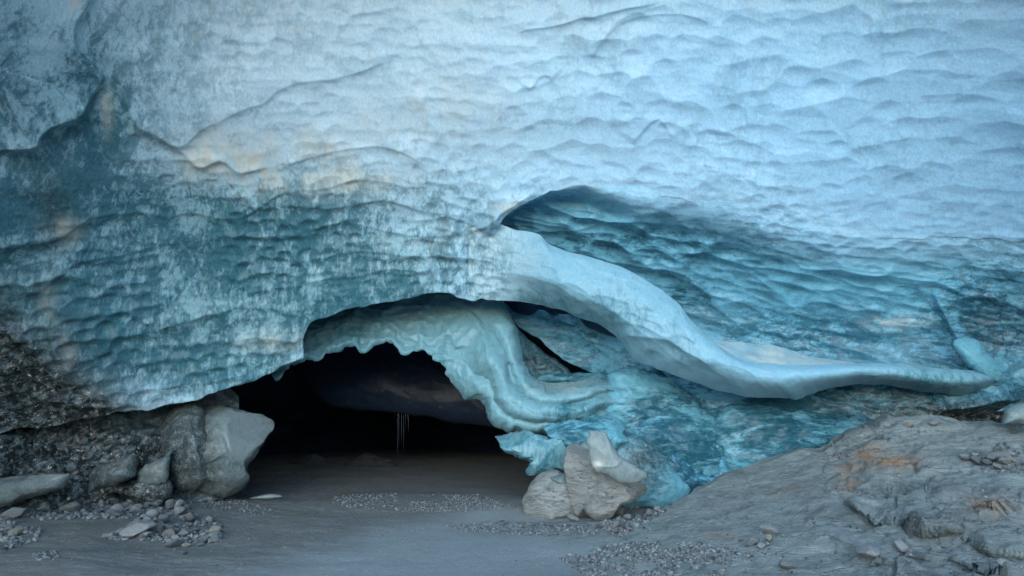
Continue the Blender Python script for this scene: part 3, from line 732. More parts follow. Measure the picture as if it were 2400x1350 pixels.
def lump_disp(a=0.05, f=1.6, fine=0.01, s=0, cup=0.0):
    def f_(P, px, py):
        X, Y, Z = P[..., 0], P[..., 1], P[..., 2]
        h = a * fbm(X * f, Y * f + Z * f * 0.7, Z * f, 4, s) + fine * fbm(X * 11, Z * 11, Y * 11, 3, s + 5)
        if cup: h = h + cup * scallop(X * 3.2, Z * 5 + Y, s + 9)
        return h
    return f_

pillow("ice_knob", [(1425, 905), (1432, 875), (1470, 868), (1530, 880), (1590, 905), (1640, 950), (1640, 1020), (1560, 1050), (1480, 1040), (1430, 1000), (1410, 950)], 13.1, 0.40, M_WALL, cave,
       disp=lump_disp(0.08, 1.5, 0.012, 5, 0.03), mask=[(1560, 980, 200, 120, 0, 0.9), (1480, 900, 80, 30, 0, -.3)])
pillow("ice_lobe", [(1480, 1000), (1560, 960), (1640, 960), (1690, 1000), (1700, 1060), (1700, 1110), (1640, 1146), (1600, 1140), (1560, 1115), (1520, 1075), (1470, 1040)], 12.95, 0.40, M_WALL, cave,
       disp=lump_disp(0.08, 1.5, 0.015, 6, 0.03), mask=[(1580, 1050, 200, 120, 0, 1.0), (1580, 1140, 160, 40, 1, 0.35)])
pillow("ice_lobe", [(1690, 960), (1760, 950), (1830, 960), (1960, 975), (2050, 985), (2100, 1010), (2000, 1050), (1850, 1080), (1800, 1110), (1730, 1125), (1690, 1080), (1680, 1010)], 12.75, 0.35, M_WALL, cave,
       disp=lump_disp(0.07, 1.3, 0.015, 7, 0.03), mask=[(1900, 1020, 400, 120, 0, 0.9)])
pillow("hanging_fragment", [(1158, 1022), (1190, 1010), (1250, 1012), (1290, 1030), (1330, 1025), (1360, 1050), (1340, 1080), (1322, 1100), (1290, 1106), (1262, 1112), (1236, 1104), (1248, 1086), (1215, 1068), (1180, 1048)],
       12.35, 0.28, M_TEAL, cave, disp=lump_disp(0.09, 2.6, 0.03, 8, 0.03), mask=[(1240, 1060, 120, 80, 0, 0.7)], jag=9, facets=(21, 8, (0.6, 0.85), 1))
pillow("underside_lump", [(1270, 1000), (1330, 985), (1400, 975), (1450, 990), (1470, 1030), (1440, 1050), (1390, 1062), (1340, 1052), (1300, 1030), (1275, 1022)], 12.4, 0.35, M_WALL, cave,
       disp=lump_disp(0.10, 2.6, 0.03, 9, 0.03), mask=[(1370, 1010, 120, 80, 0, 0.8)], jag=8, facets=(22, 8, (0.6, 0.85), 1))
pillow("ice_ledge", [(1370, 1180), (1420, 1060), (1470, 1020), (1530, 1050), (1590, 1110), (1620, 1150), (1600, 1180), (1500, 1190)], 12.5, 0.25, M_WALL, cave, disp=lump_disp(0.08, 2, 0.02, 10), mask=[(1500, 1080, 100, 100, 1, 0.55), (1500, 1080, 100, 100, 0, 0.6)])
pillow("glassy_rim", [(1250, 893), (1275, 880), (1320, 874), (1380, 874), (1425, 882), (1400, 893), (1330, 898), (1280, 900)], 14.1, 0.12, M_WALL, cave, disp=lump_disp(0.02, 3, 0.006, 11), mask=[(1330, 885, 100, 30, 0, 0.9)])
pillow("inner_lump", [(1200, 760), (1230, 790), (1280, 830), (1310, 850), (1338, 880), (1320, 900), (1260, 905), (1200, 900), (1170, 840)], 14.6, 0.4, M_WALL, cave, disp=lump_disp(0.1, 1.5, 0.02, 12, .02), mask=[(1270, 850, 100, 60, 1, 0.55), (1270, 850, 100, 60, 0, .8)])
# fin of ice leaning on the right wall
pillow("ice_fin", [(2235, 800), (2262, 792), (2295, 800), (2310, 825), (2340, 855), (2350, 880), (2342, 896), (2300, 880), (2262, 850)], 11.55, 0.22, M_WALL, cave, disp=lump_disp(0.03, 2, 0.01, 14), mask=[(2290, 840, 60, 60, 0, 0.3)], kx=-0.001)

# ---- dirty basal ice under the left wall
TL = Table([-500, 0, 300, 500, 700], [[850, 9.2, 11.6, 12.9, 13.6, 14.2], [1000, 9.0, 11.5, 12.7, 13.4, 14], [1100, 8.8, 11.3, 12.5, 13.2, 14], [1250, 8.6, 11.0, 12.2, 13.0, 14]])
def dispL(P, px, py, u, v):
    X, Y, Z = P[..., 0], P[..., 1], P[..., 2]
    return 0.22 * fbm(X * 1.3, Z * 1.6, 0, 4, 401) + 0.10 * ridged(X * 1.6 + Z, Z * 2.2 - X, 0, 4, 403) + 0.02 * fbm(X * 9, Z * 9, 0, 3, 405)
patch("debris_ice_wall", [(-500, 860, -500, 1260), (-200, 870, -200, 1240), (0, 880, 0, 1230), (150, 880, 150, 1210), (300, 870, 280, 1190), (420, 870, 420, 1180), (500, 890, 520, 1170), (560, 930, 560, 1150)],
      330, 130, lambda px, py, u, v: TL(px, py), M_CEIL, cave, disp=dispL, seed=23,
      ridges=[([(170, 1110), (250, 1070), (300, 1055), (320, 1075)], 0.2, 12, 30), ([(330, 1100), (400, 1060), (430, 1100)], 0.2, 12, 30), ([(380, 1000), (420, 960), (470, 1000), (500, 1080)], 0.25, 20, 30)],
      mask=[(150, 1050, 900, 400, 1, 0.95), (330, 990, 100, 30, 1, -0.25), (330, 1000, 120, 40, 0, 0.7)])

# ---- tunnel: a long dim bore behind the mouth
def tube():
    ys = np.concatenate([np.linspace(13.7, 24, 150), np.linspace(24.2, 34, 50)])
    th = np.linspace(-0.12, math.pi + 0.12, 200)
    YY, TH = np.meshgrid(ys, th, indexing='ij')
    cx = np.interp(YY, [13.7, 18, 24, 34], [-1.9, -2.6, -3.6, -5])
    hw = np.interp(YY, [13.7, 15, 18, 22, 28, 34], [5.6, 6.2, 6.4, 5.4, 3.6, 0.3])
    hh = np.interp(YY, [13.7, 15, 18, 22, 28, 34], [4.3, 4.0, 3.3, 2.5, 2.0, 0.2])
    n = 1 + 0.12 * fbm(np.cos(TH) * 2.2, YY * 0.45, np.sin(TH) * 2.2, 4, 501) + 0.025 * scallop(TH * 6, YY * 1.3, 503)
    X = cx + np.cos(TH) * hw * n; Z = 0.45 + np.sin(TH) * hh * n
    P = np.stack([X, YY + 0.3 * fbm(X, Z, 0, 2, 505), Z], -1)
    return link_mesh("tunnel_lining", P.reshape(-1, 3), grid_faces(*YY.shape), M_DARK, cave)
tube()
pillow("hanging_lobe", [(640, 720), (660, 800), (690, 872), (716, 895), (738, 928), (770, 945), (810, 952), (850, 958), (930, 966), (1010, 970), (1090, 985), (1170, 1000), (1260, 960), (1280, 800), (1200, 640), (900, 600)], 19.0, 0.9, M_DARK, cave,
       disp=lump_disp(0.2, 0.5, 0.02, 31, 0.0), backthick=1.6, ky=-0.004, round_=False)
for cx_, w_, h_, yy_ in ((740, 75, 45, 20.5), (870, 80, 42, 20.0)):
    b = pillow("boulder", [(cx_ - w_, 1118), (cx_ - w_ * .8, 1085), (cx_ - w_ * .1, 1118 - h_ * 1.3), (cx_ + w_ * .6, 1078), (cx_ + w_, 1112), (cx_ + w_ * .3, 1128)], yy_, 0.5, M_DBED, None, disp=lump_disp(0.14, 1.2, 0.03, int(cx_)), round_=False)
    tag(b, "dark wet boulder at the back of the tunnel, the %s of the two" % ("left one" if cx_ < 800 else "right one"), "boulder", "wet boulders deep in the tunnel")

# icicles hanging in the tunnel
M_ICICLE = ice_material("dimmed_icicle_ice", (0.045, 0.055, 0.075), (0.02, 0.025, 0.04), rough=0.08, sss=0, bump=0.05)  # base colours darkened so the icicles look dim in the tunnel
random.seed(5)
for k in range(11):
    px = 925 + 34 * random.random(); top = 948 + 8 * random.random(); bot = top + (40 + 90 * random.random() if abs(px - 940) < 9 else 20 + 45 * random.random())
    yy = 18.2 + 0.3 * random.random()
    a = unproj(px, top - 20, yy); b = unproj(px, bot, yy)
    n = 10; m = 26
    rows = []
    for i in range(m):
        f = i / (m - 1); r = 0.012 * (1 - f) ** 0.8 * (1 + 0.25 * math.sin(i * 1.9 + k)) + 0.002
        c = a + (b - a) * f
        rows.append([(c[0] + r * math.cos(2 * math.pi * j / n), c[1] + r * math.sin(2 * math.pi * j / n), c[2]) for j in range(n)])
    link_mesh("icicle", np.array(rows).reshape(-1, 3), grid_faces(m, n, True), M_ICICLE, cave)

# ---- unseen outer hull of the glacier, added to keep sky light from leaking in
def hull():
    ys = np.linspace(4.6, 36, 60); th = np.linspace(-0.25, math.pi + 0.25, 70)
    YY, TH = np.meshgrid(ys, th, indexing='ij')
    hw = np.interp(YY, [4.6, 10, 30, 36], [9.5, 13, 15, 0.2]); hh = np.interp(YY, [4.6, 7, 10, 30, 36], [10.6, 11.6, 12.5, 11, 0.2])
    n = 1 + 0.05 * fbm(np.cos(TH) * 3, YY * 0.3, np.sin(TH) * 3, 3, 601)
    P = np.stack([np.cos(TH) * hw * n, YY, np.sin(TH) * hh * n], -1)
    return link_mesh("glacier_light_hull", P.reshape(-1, 3), grid_faces(*YY.shape), M_CEIL, cave)
hull()

# ------------------------------------------------------------------ bedrock on the right
TR = Table([1250, 1400, 1500, 1700, 1900, 2100, 2400, 2900], [
    [985, 13.6, 13.4, 13.2, 12.8, 12.3, 11.4, 10.5, 8.4],
    [1050, 13.3, 13.0, 12.7, 12.2, 11.7, 10.6, 9.5, 7.6],
    [1100, 13.0, 12.7, 12.4, 11.7, 10.8, 9.8, 8.8, 7.1],
    [1150, 12.7, 12.3, 11.8, 10.8, 9.8, 9.0, 8.1, 6.7],
    [1200, 12.2, 11.7, 11.1, 9.9, 9.0, 8.4, 7.5, 6.3],
    [1250, 10.5, 10.2, 9.8, 9.0, 8.3, 7.8, 7.0, 5.9],
    [1300, 9.3, 9.0, 8.75, 8.3, 7.7, 7.2, 6.6, 5.6],
    [1350, 8.6, 8.3, 8.1, 7.6, 7.15, 6.7, 6.1, 5.3],
    [1520, 6.0, 5.9, 5.75, 5.5, 5.2, 5.0, 4.7, 4.2]])
keysD = [(1240, 1225, 1240, 1500), (1400, 1222, 1400, 1500), (1470, 1230, 1470, 1500), (1520, 1212, 1520, 1500), (1570, 1185, 1570, 1500), (1640, 1145, 1640, 1500), (1700, 1116, 1700, 1500), (1790, 1084, 1790, 1500), (1870, 1062, 1870, 1500),
         (1935, 1056, 1935, 1500), (1965, 1036, 1965, 1500), (2040, 1012, 2040, 1500), (2070, 998, 2070, 1500), (2160, 993, 2160, 1500), (2300, 992, 2300, 1500), (2400, 1003, 2400, 1500), (2900, 1000, 2900, 1500)]
ridD = [
    ([(1880, 1230), (1940, 1195), (1950, 1160), (1975, 1110), (2010, 1085), (2055, 1070), (2100, 1090)], 0.16, 30, 6),
    ([(1960, 1170), (2010, 1190), (2050, 1225), (2110, 1238), (2160, 1245), (2230, 1240), (2290, 1245), (2340, 1220), (2400, 1205)], 0.45, 60, 6),
    ([(2160, 1200), (2180, 1225), (2260, 1245), (2300, 1240)], 0.15, 20, 6),
    ([(2000, 1130), (2080, 1100), (2200, 1095), (2300, 1110), (2420, 1108)], 0.20, 60, 10),
    ([(1980, 1060), (2060, 1040), (2100, 1030), (2140, 1020)], 0.10, 25, 6),
    ([(2050, 1060), (2150, 1080), (2260, 1090), (2400, 1075)], 0.06, 50, 8),
    ([(1830, 1245), (1880, 1270), (1960, 1262), (2040, 1300)], 0.08, 30, 8),
    ([(1560, 1265), (1640, 1262), (1700, 1258)], 0.06, 30, 8),
    ([(2000, 1350), (2050, 1320), (2120, 1305), (2250, 1318), (2330, 1345), (2420, 1350)], 0.22, 35, 6),
    ([(2160, 1300), (2180, 1285), (2260, 1275), (2340, 1290), (2420, 1305)], 0.25, 40, 6),
    ([(2180, 1200), (2260, 1195), (2340, 1165), (2400, 1150)], 0.12, 40, 6),
    ([(1700, 1330), (1790, 1335), (1880, 1345)], 0.05, 20, 6),
]
def dispD(P, px, py, u, v):
    X, Y, Z = P[..., 0], P[..., 1], P[..., 2]
    r = np.clip((px - 1850) / 200, 0, 1)
    q = Z * 2.2 + 0.35 * X - 0.2 * Y + 0.15 * fbm(X, Y, 0, 3, 701)
    st = ridged(X * 0.5 + Y * 0.3, q * 2.4, 0, 4, 703)
    edge = np.clip((px - 1300) / 250, 0, 1)
    cr = np.minimum(np.abs(noise(X * 1.3 + 0.4 * Y, Z * 2.5 + Y * 0.7, 0, 721)), np.abs(noise(X * 0.8 - 0.5 * Y, Z * 3 + Y * 1.1, 0, 723)))
    crack = -0.05 * np.exp(-(cr / 0.03) ** 2) * (0.2 + r)
    return edge * (crack + 0.08 * st * (0.35 + 0.9 * r) + 0.10 * fbm(X * 0.8, Y * 0.9, 0, 4, 705) * (0.5 + r) + 0.06 * fbm(X * 2.5, Y * 2.5 + Z * 3, 0, 4, 709) * (.45 + r) + 0.012 * fbm(X * 12, Y * 12, Z * 12, 3, 711))
bed = patch("bedrock_outcrop", keysD, 620, 330, lambda px, py, u, v: TR(px, py), M_BED, None, ridges=ridD, disp=dispD, curl=(0.5, 0), back=1.5, seed=29, rpx=-6,
      mask=[(2110, 1083, 50, 20, 0, 1.0), (2040, 1075, 40, 25, 0, 0.6), (2310, 1200, 60, 25, 0, 0.7), (1985, 1110, 30, 40, 0, .5), (1850, 1150, 60, 20, 0, 0.25), (1700, 1255, 40, 10, 0, .4),
            (1880, 1150, 80, 60, 1, 0.35), (2150, 1230, 90, 12, 1, 0.6), (2230, 1235, 70, 14, 1, 0.7), (2100, 1320, 90, 20, 1, .5), (2230, 1300, 90, 20, 1, .5), (1960, 1190, 40, 30, 1, .3), (1690, 1200, 60, 30, 1, 0.35)])
tag(bed, "broad smooth bedrock hump with rusty cracks beneath the right ice wall", "rock outcrop")

# ------------------------------------------------------------------ boulders under the pillar
def bd(a, f, s, strata=0.03, rot=0.5):
    def f_(P, px, py):
        X, Y, Z = P[..., 0], P[..., 1], P[..., 2]
        q = Z * math.cos(rot) + X * math.sin(rot)
        return a * ridged(X * f, Y * f + 3, Z * f, 3, s) + strata * ridged(q * 5, X * 0.8, Y, 3, s + 4) + 0.006 * fbm(X * 14, Y * 14, Z * 14, 3, s + 8)
    return f_
b = pillow("boulder", [(1234, 1190), (1242, 1145), (1275, 1115), (1310, 1110), (1335, 1130), (1350, 1170), (1352, 1205), (1320, 1216), (1270, 1217), (1245, 1205)], 12.0, 0.62, M_BOULD, None, disp=bd(0.06, 1.2, 801, rot=0.2),
           ridges=[([(1290, 1140), (1300, 1165), (1308, 1180)], .08, 6, 3)], facets=(3, 9, (0.62, 0.85), 1))
tag(b, "rounded grey boulder beside the dark tunnel, left of the boulder pair", "boulder", "big boulders under the ice pillar")
b = pillow("boulder", [(1322, 1070), (1332, 1048), (1352, 1045), (1395, 1060), (1420, 1080), (1410, 1130), (1410, 1180), (1400, 1208), (1370, 1212), (1350, 1200), (1338, 1160), (1325, 1110)], 11.75, 0.5, M_BOULD, None, disp=bd(0.06, 1.1, 811, rot=1.3),
           ridges=[([(1330, 1080), (1350, 1130), (1370, 1190)], .06, 10, 6)], facets=(8, 8, (0.6, 0.85), 1))
tag(b, "tall upright tan-grey boulder standing between two others under the ice", "boulder", "big boulders under the ice pillar")
b = pillow("boulder", [(1372, 1165), (1380, 1130), (1400, 1112), (1440, 1108), (1500, 1128), (1512, 1145), (1490, 1168), (1455, 1185), (1420, 1208), (1400, 1213), (1380, 1200)], 11.5, 0.42, M_BOULD, None, disp=bd(0.07, 1.2, 821, rot=0.9), round_=False,
           ridges=[([(1375, 1170), (1420, 1160), (1450, 1180)], .08, 12, 5), ([(1440, 1110), (1455, 1140), (1500, 1150)], .08, 14, 6)], facets=(13, 12, (0.55, 0.82), 1))
tag(b, "angular faceted grey boulder carrying the leaning clear ice slab", "boulder", "big boulders under the ice pillar")
b = pillow("ice_slab", [(1382, 1008), (1420, 1012), (1432, 1036), (1452, 1068), (1480, 1085), (1500, 1098), (1516, 1108), (1516, 1122), (1500, 1128), (1478, 1134), (1450, 1130), (1425, 1114), (1398, 1108), (1386, 1090), (1380, 1060), (1376, 1035)], 10.9, 0.12, M_CLEAR, None,
           disp=lump_disp(0.02, 2.5, 0.005, 41), backthick=0.1, round_=False, jag=2, mask=[(1400, 1088, 12, 8, 2, .9)], ridges=[([(1395, 1090), (1440, 1096), (1460, 1080)], .03, 8, 4)])
tag(b, "translucent greenish ice slab leaning point-up on the grey boulders", "ice slab")
b = pillow("ice_shard", [(1290, 1120), (1305, 1112), (1335, 1112), (1338, 1165), (1320, 1155), (1305, 1140)], 11.7, 0.1, M_CLEAR, None, disp=lump_disp(0.02, 3, 0.005, 42), mask=[(1320, 1130, 60, 60, 0, 0.5)])
tag(b, "small dark glassy ice shard wedged between the left and tall boulders", "ice shard")
b = pillow("ice_wedge", [(1355, 1040), (1385, 1035), (1398, 1062), (1385, 1075), (1350, 1070)], 12.0, 0.12, M_CLEAR, None, disp=lump_disp(0.03, 3, 0.005, 43), mask=[(1370, 1050, 60, 60, 0, 0.8)])
tag(b, "dark ice wedge between the tall boulder top and the overhanging ice", "ice chunk")

# ------------------------------------------------------------------ blocks of ice on the left
b = pillow("ice_block", [(480, 948), (520, 950), (560, 962), (610, 972), (638, 985), (640, 1003), (628, 1028), (600, 1065), (578, 1100), (585, 1120), (560, 1148), (525, 1163), (480, 1160), (450, 1140), (440, 1080), (455, 1010)], 13.1, 0.7, M_CLEAR, None,
           disp=lump_disp(0.07, 1.6, 0.02, 51), facets=(5, 6, (0.75, 0.92), 1), mask=[(470, 1060, 45, 100, 1, 0.7), (520, 1130, 60, 30, 1, .45), (600, 1000, 80, 70, 0, -.3), (560, 1090, 40, 20, 0, .5)],
           ridges=[([(480, 1000), (490, 1040), (470, 1080)], .1, 20, 10), ([(540, 1110), (556, 1092), (580, 1100)], .12, 10, 14), ([(440, 1090), (500, 1080), (540, 1060)], .12, 30, 10)])
tag(b, "large pale blunt-nosed ice block jutting right beside the tunnel mouth", "ice block")
b = pillow("ice_block", [(380, 1000), (400, 965), (430, 950), (470, 952), (490, 1000), (500, 1060), (490, 1110), (460, 1140), (420, 1150), (390, 1110), (375, 1050)], 12.8, 0.5, M_CLEAR, None, disp=lump_disp(0.12, 1.6, 0.02, 52),
           mask=[(430, 1050, 200, 200, 1, 0.65)], ridges=[([(400, 980), (440, 1040), (450, 1110)], .1, 10, 20), ([(440, 960), (455, 1030), (470, 1100)], .1, 10, 20)])
tag(b, "brown dusty ice block leaning against the big pale block", "ice block")
b = pillow("ice_ledge_block", [(-60, 1130), (-10, 1122), (60, 1112), (130, 1110), (165, 1109), (164, 1125), (150, 1145), (110, 1160), (70, 1170), (20, 1190), (-60, 1200)], 11.2, 0.4, M_CLEAR, None, disp=lump_disp(0.05, 1.8, 0.01, 53), round_=False,
           mask=[(60, 1112, 200, 8, 2, .6), (50, 1150, 100, 40, 1, .3)])
tag(b, "long grey-green ice slab lying low at the left picture edge", "ice slab")
b = pillow("ice_block", [(200, 1160), (205, 1110), (225, 1090), (290, 1068), (315, 1060), (325, 1085), (320, 1120), (280, 1140), (230, 1155)], 12.1, 0.4, M_CLEAR, None, disp=lump_disp(0.08, 1.8, 0.015, 54), round_=False,
           mask=[(260, 1110, 200, 200, 1, .6), (280, 1075, 60, 12, 2, .8)])
tag(b, "dirt-flecked ice block with a tan crest left of the upright fin", "ice block")
b = pillow("ice_fin", [(318, 1135), (322, 1110), (345, 1090), (380, 1072), (404, 1052), (400, 1080), (398, 1110), (392, 1135), (360, 1145), (335, 1150)], 12.2, 0.25, M_CLEAR, None, disp=lump_disp(0.06, 2, 0.015, 55), round_=False, mask=[(360, 1100, 60, 60, 1, .35), (360, 1095, 30, 20, 2, .4)])
tag(b, "pointed pale ice fin rising from the dirty ice foot", "ice chunk")
b = pillow("ice_block", [(140, 1165), (170, 1130), (215, 1120), (300, 1135), (390, 1120), (400, 1150), (380, 1175), (330, 1185), (290, 1160), (240, 1165), (200, 1185), (160, 1185)], 12.35, 0.35, M_CLEAR, None, disp=lump_disp(0.1, 1.8, 0.02, 56),
           mask=[(260, 1150, 300, 200, 1, .85)])
tag(b, "dark gravel-filled ice foot resting on the left rubble", "ice block")
b = pillow("boulder", [(548, 1150), (552, 1135), (565, 1125), (580, 1128), (582, 1142), (575, 1153), (560, 1156)], 13.4, 0.2, M_DBED, None, disp=lump_disp(0.03, 3, 0.01, 57))
b.data.materials[0] = M_ICICLE
b.name = "ice_ball"
tag(b, "small dark glassy ice ball under the pale block's nose", "ice chunk")
b = pillow("ice_slab", [(585, 1168), (610, 1161), (650, 1158), (662, 1163), (650, 1168), (610, 1171)], 13.3, 0.12, M_CLEAR, None, disp=lump_disp(0.01, 3, 0.004, 58), jag=1)
tag(b, "thin pale ice sliver lying flat on the tunnel floor", "ice slab")
b = pillow("ice_block", [(2352, 965), (2370, 952), (2440, 940), (2440, 1000), (2400, 998), (2346, 996)], 10.1, 0.3, M_CLEAR, None, disp=lump_disp(0.03, 2, 0.008, 59), round_=False)
tag(b, "pale ice block perched on the bedrock at the right picture edge", "ice block")
b = pillow("ice_shard", [(2338, 964), (2370, 948), (2420, 938), (2420, 950), (2370, 962)], 10.5, 0.1, M_CLEAR, None, disp=lump_disp(0.02, 2, 0.008, 60), round_=False, mask=[(2380, 950, 60, 60, 0, .8)])
tag(b, "dark pointed ice shard behind the pale block on the bedrock", "ice shard")

# ------------------------------------------------------------------ stones
def stone_mesh(name, seed, mat, sub=3, ang=0.3, flat=0.7):
    import bmesh
    bm = bmesh.new(); bmesh.ops.create_icosphere(bm, subdivisions=sub, radius=1.0)
    r = random.Random(seed)
    planes = []
    for k in range(13):
        v = Vector((r.gauss(0, 1), r.gauss(0, 1), r.gauss(0, 1))).normalized(); planes.append((v, r.uniform(0.5, 0.88)))
    sc = Vector((1, r.uniform(0.65, 0.95), r.uniform(flat - 0.15, flat + 0.1)))
    co = np.array([v.co[:] for v in bm.verts])
    n = fbm(co[:, 0] * 1.6 + seed, co[:, 1] * 1.6, co[:, 2] * 1.6, 3, seed) * 0.16
    for v, d in zip(bm.verts, n):
        c = v.co * (1 + d)
        for pn, pd in planes:
            e = c.dot(pn) - pd
            if e > 0: c = c - pn * e * (0.92 - ang * 0.3)
        v.co = Vector((c.x * sc.x, c.y * sc.y, c.z * sc.z))
    me = bpy.data.meshes.new(name); bm.to_mesh(me); bm.free()
    for p in me.polygons: p.use_smooth = True
    me.materials.append(mat)
    return me
STONES = [[stone_mesh("stone", 40 + 7 * m + k, M_STONES[m]) for k in range(4)] for m in range(4)]
HERO = [[stone_mesh("stone", 90 + 7 * m + k, M_STONES[m], sub=5) for k in range(3)] for m in range(4)]

def TRfn(px, py): return float(TR(np.array([float(px)]), np.array([float(py)]))[0])
from mathutils.bvhtree import BVHTree
def bvh_of(o):
    me = o.data
    n = len(me.vertices); a = np.empty(n * 3, np.float32); me.vertices.foreach_get("co", a)
    m = len(me.polygons); f = np.empty(m * 4, np.int32); me.loops.foreach_get("vertex_index", f)
    return BVHTree.FromPolygons(a.reshape(-1, 3).tolist(), f.reshape(-1, 4).tolist())
BV = [bvh_of(gr), bvh_of(bed)]
def hit(px, py):
    p = unproj(px, py, 10.0); o = Vector((0, 0, CAMZ)); d = (Vector(p.tolist()) - o).normalized()
    best = None
    for b in BV:
        loc, nrm, i, dist = b.ray_cast(o, d)
        if loc is not None and (best is None or dist < best[1]): best = (loc, dist)
    return best[0] if best else None

def put_stone(px, py, wpx, label, group, hero=False, mat=None, sink=0.25, cat="stone", flat=1.0):
    p = hit(px, py)
    if p is None: return None
    if mat is None: mat = random.choices((0, 1, 2, 3), (5, 4, 1, 2))[0]
    me = random.choice((HERO if hero else STONES)[mat])
    o = bpy.data.objects.new("stone", me); C.objects.link(o)
    r = 0.5 * wpx / FPX * (p.y * 1.02)
    o.scale = (r, r * random.uniform(0.8, 1), r * random.uniform(0.8, 1.05) * flat)
    o.rotation_euler = (random.uniform(-.35, .35), random.uniform(-.35, .35), random.uniform(0, 6.28))
    o.location = (p.x, p.y, p.z + r * flat * (0.85 - sink) - 0.0)
    tag(o, label, cat, group)
    return o

random.seed(11)
# named larger stones: (px, py of base, width px, material, label)
big = [(165, 1203, 52, 0, "brown-grey round stone below the ice foot, left rubble"), (222, 1180, 55, 3, "pale striped oblong stone touching the ice foot"),
       (37, 1216, 52, 3, "flat pale stone alone at the far left bank"), (318, 1256, 76, 3, "largest pale flat-topped block at the front of the left rubble"),
       (290, 1180, 46, 0, "grey stone just right of the pale striped oblong stone"), (340, 1262, 34, 3, "greenish pale stone leaning on the largest left block"),
       (395, 1262, 40, 0, "grey stone right of the largest block in left rubble"), (408, 1283, 38, 1, "dark stone at the front edge of the left rubble"),
       (372, 1245, 36, 0, "round grey stone behind the front row of left rubble"), (432, 1300, 17, 1, "lone small dark stone out on the bare silt"),
       (435, 1283, 22, 2, "rusty tan stone at the front of the left rubble"), (448, 1225, 44, 0, "wide grey stone at the right end of left rubble"),
       (505, 1258, 26, 0, "grey stone at the rightmost tip of left rubble"), (250, 1262, 24, 3, "small pale stone left of the largest block"),
       (378, 1225, 24, 2, "tan stone in the middle of the left rubble"), (330, 1165, 16, 2, "small cream round stone near the ice foot"),
       (40, 1255, 40, 2, "tan stone in the dark heap at far left"),
       (1343, 1222, 32, 3, "single pale stone at the foot of the tall boulder"), (1525, 1180, 42, 3, "round pale stone nearest the ice in the right heap"),
       (1562, 1172, 30, 3, "smaller pale stone right of the round pale one"), (1450, 1205, 34, 0, "grey stone touching the faceted boulder"),
       (1470, 1218, 28, 3, "pale stone at the left middle of the right heap"), (1440, 1252, 28, 1, "dark striped stone at the lower left of the right heap"),
       (1525, 1208, 30, 0, "flat grey stone at the centre of the right heap"), (1445, 1238, 30, 0, "grey stone above the dark striped stone"),
       (1805, 1252, 44, 3, "pale grey angular stone topping the little group on bedrock"), (1803, 1272, 42, 2, "tan stone under the pale angular one on bedrock"),
       (1762, 1280, 36, 0, "grey stone left of the tan one on bedrock"), (1785, 1284, 24, 3, "small pale stone before the group on bedrock"),
       (2038, 1308, 70, 3, "long pale flat stone lying on lower bedrock"), (2115, 1290, 44, 3, "pale upright stone right of the long flat one"),
       (1845, 1335, 44, 0, "grey angular stone low on the bedrock edge"), (2350, 1325, 30, 3, "pale blue-grey stone near the lower right corner"),
       (2132, 1003, 26, 2, "tan stone perched on the bedrock crest"), (2190, 999, 28, 3, "pale stone perched on the bedrock crest"),
       (2310, 1085, 34, 0, "grey tilted stone in the upper right rubble"), (2345, 1080, 60, 0, "wide grey stone at the back of the upper right rubble"),
       (2290, 1090, 40, 1, "dark flat stone in the upper right rubble"), (2355, 1090, 36, 3, "pale flat stone in the upper right rubble"), (2262, 1075, 24, 3, "small white pointed stone at the left of the upper right rubble")]
for px, py, w, m, lab in big:
    put_stone(px, py, w, lab, None, hero=True, mat=m, flat=0.8 if w < 60 else 0.62)

def scatter(poly, n, smin, smax, label, group, pw=2.2):
    poly = np.array(poly, float); c = 0
    x0, y0 = poly.min(0); x1, y1 = poly.max(0)
    while c < n:
        x, y = random.uniform(x0, x1), random.uniform(y0, y1)
        ins = False; j = len(poly) - 1
        for i in range(len(poly)):
            if (poly[i][1] > y) != (poly[j][1] > y) and x < (poly[j][0] - poly[i][0]) * (y - poly[i][1]) / (poly[j][1] - poly[i][1]) + poly[i][0]: ins = not ins
            j = i
        if not ins: continue
        w = smin + (smax - smin) * random.random() ** pw
        put_stone(x, y, w, label, group); c += 1
scatter([(190, 1150), (300, 1160), (380, 1175), (450, 1200), (520, 1235), (525, 1270), (470, 1285), (380, 1275), (300, 1262), (235, 1262), (330, 1215), (230, 1215), (150, 1185)], 165, 11, 36, "small grey stone lost in the left rubble spread", "small stones of the left rubble")
scatter([(0, 1215), (60, 1230), (85, 1250), (60, 1275), (0, 1275)], 14, 10, 26, "small dark stone in the heap at far left", "small stones of the far left heap")
scatter([(60, 1180), (190, 1180), (200, 1215), (120, 1210)], 8, 8, 20, "small stone below the low ice slab", "small stones below the low slab")
scatter([(1400, 1215), (1520, 1150), (1590, 1160), (1560, 1190), (1490, 1240), (1440, 1262), (1400, 1240)], 48, 9, 26, "small stone in the heap right of the boulders", "small stones right of the boulders")
scatter([(2240, 1070), (2400, 1045), (2420, 1100), (2300, 1105)], 24, 10, 30, "small stone in the rubble on the upper right bedrock", "small stones on the upper right bedrock")
scatter([(1720, 1262), (1840, 1270), (1800, 1300), (1740, 1290)], 9, 8, 22, "small stone around the group on bedrock", "small stones at the bedrock group")

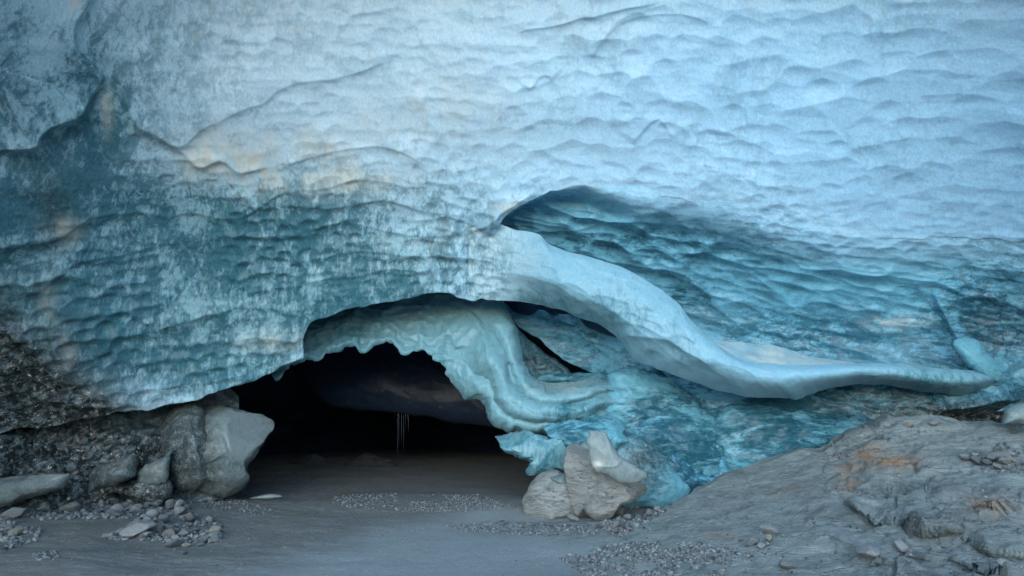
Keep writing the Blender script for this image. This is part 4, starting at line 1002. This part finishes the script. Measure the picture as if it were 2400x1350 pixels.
# fine gravel: beds nobody could count
def gravel(name, regions, label):
    base = [np.array([v.co[:] for v in STONES[0][k].vertices]) for k in range(1)]
    import bmesh
    protos = []
    for k in range(4):
        me = stone_mesh("tmp", 300 + k, M_STONES[0], sub=1)
        protos.append((np.array([v.co[:] for v in me.vertices]), np.array([p.vertices[:] for p in me.polygons])))
        bpy.data.meshes.remove(me)
    V, F, off = [], [], 0
    for poly, n, smin, smax in regions:
        poly = np.array(poly, float); x0, y0 = poly.min(0); x1, y1 = poly.max(0); c = 0
        while c < n:
            x, y = random.uniform(x0, x1), random.uniform(y0, y1)
            ins = False; j = len(poly) - 1
            for i in range(len(poly)):
                if (poly[i][1] > y) != (poly[j][1] > y) and x < (poly[j][0] - poly[i][0]) * (y - poly[i][1]) / (poly[j][1] - poly[i][1]) + poly[i][0]: ins = not ins
                j = i
            c += 1
            if not ins: continue
            if fbm(np.array([x / 60.0]), np.array([y / 18.0]), 0, 2, 3)[0] < -0.28: continue
            p = hit(x, y)
            if p is None: continue
            r = 0.5 * (smin + (smax - smin) * random.random() ** 3) / FPX * p.y
            v, f = random.choice(protos)
            a = random.uniform(0, 6.28); ca, sa = math.cos(a), math.sin(a)
            R = np.array([[ca, -sa, 0], [sa, ca, 0], [0, 0, random.uniform(0.7, 1.1)]])
            V.append(v @ R.T * r + np.array([p.x, p.y, p.z + 0.35 * r])); F.append(f + off); off += len(v)
    o = link_mesh(name, np.concatenate(V), np.concatenate(F), M_GRAVEL, None, smooth=False)
    tag(o, label, "gravel", kind="stuff")
gravel("gravel", [([(1310, 1310), (1380, 1285), (1500, 1270), (1640, 1275), (1740, 1290), (1700, 1345), (1600, 1360), (1380, 1360)], 5200, 4, 13),
                  ([(1040, 1232), (1180, 1222), (1300, 1232), (1420, 1232), (1440, 1250), (1290, 1258), (1100, 1250)], 2600, 3, 9),
                  ([(1640, 1270), (1800, 1290), (1860, 1310), (1760, 1320)], 700, 4, 10),
                  ([(1480, 1240), (1900, 1180), (2400, 1100), (2400, 1350), (1500, 1350)], 500, 3, 10)], "dark fine gravel bed in the right foreground silt")
gravel("gravel", [([(400, 1165), (520, 1150), (560, 1170), (650, 1200), (560, 1215), (480, 1190)], 1400, 4, 9),
                  ([(780, 1165), (880, 1155), (1000, 1160), (1120, 1160), (1220, 1190), (1100, 1200), (900, 1200), (780, 1185)], 2600, 3, 8),
                  ([(60, 1180), (300, 1160), (520, 1230), (520, 1280), (240, 1265), (330, 1215), (100, 1220), (90, 1270), (0, 1290), (0, 1210)], 8500, 4, 17),
                  ([(70, 1300), (130, 1290), (140, 1310), (90, 1315)], 200, 5, 12),
                  ([(0, 1215), (700, 1180), (1240, 1210), (1500, 1280), (1500, 1350), (0, 1350)], 700, 2, 6)], "fine gravel and grit around the left rubble and tunnel mouth")
gravel("gravel", [([(1380, 1230), (1500, 1170), (1590, 1165), (1560, 1200), (1450, 1262)], 2200, 5, 16), ([(1930, 1070), (2000, 1055), (1990, 1080)], 250, 4, 10),
                  ([(2240, 1075), (2400, 1055), (2400, 1110), (2300, 1108)], 700, 4, 10)], "fine grit among the stones on the right bedrock")
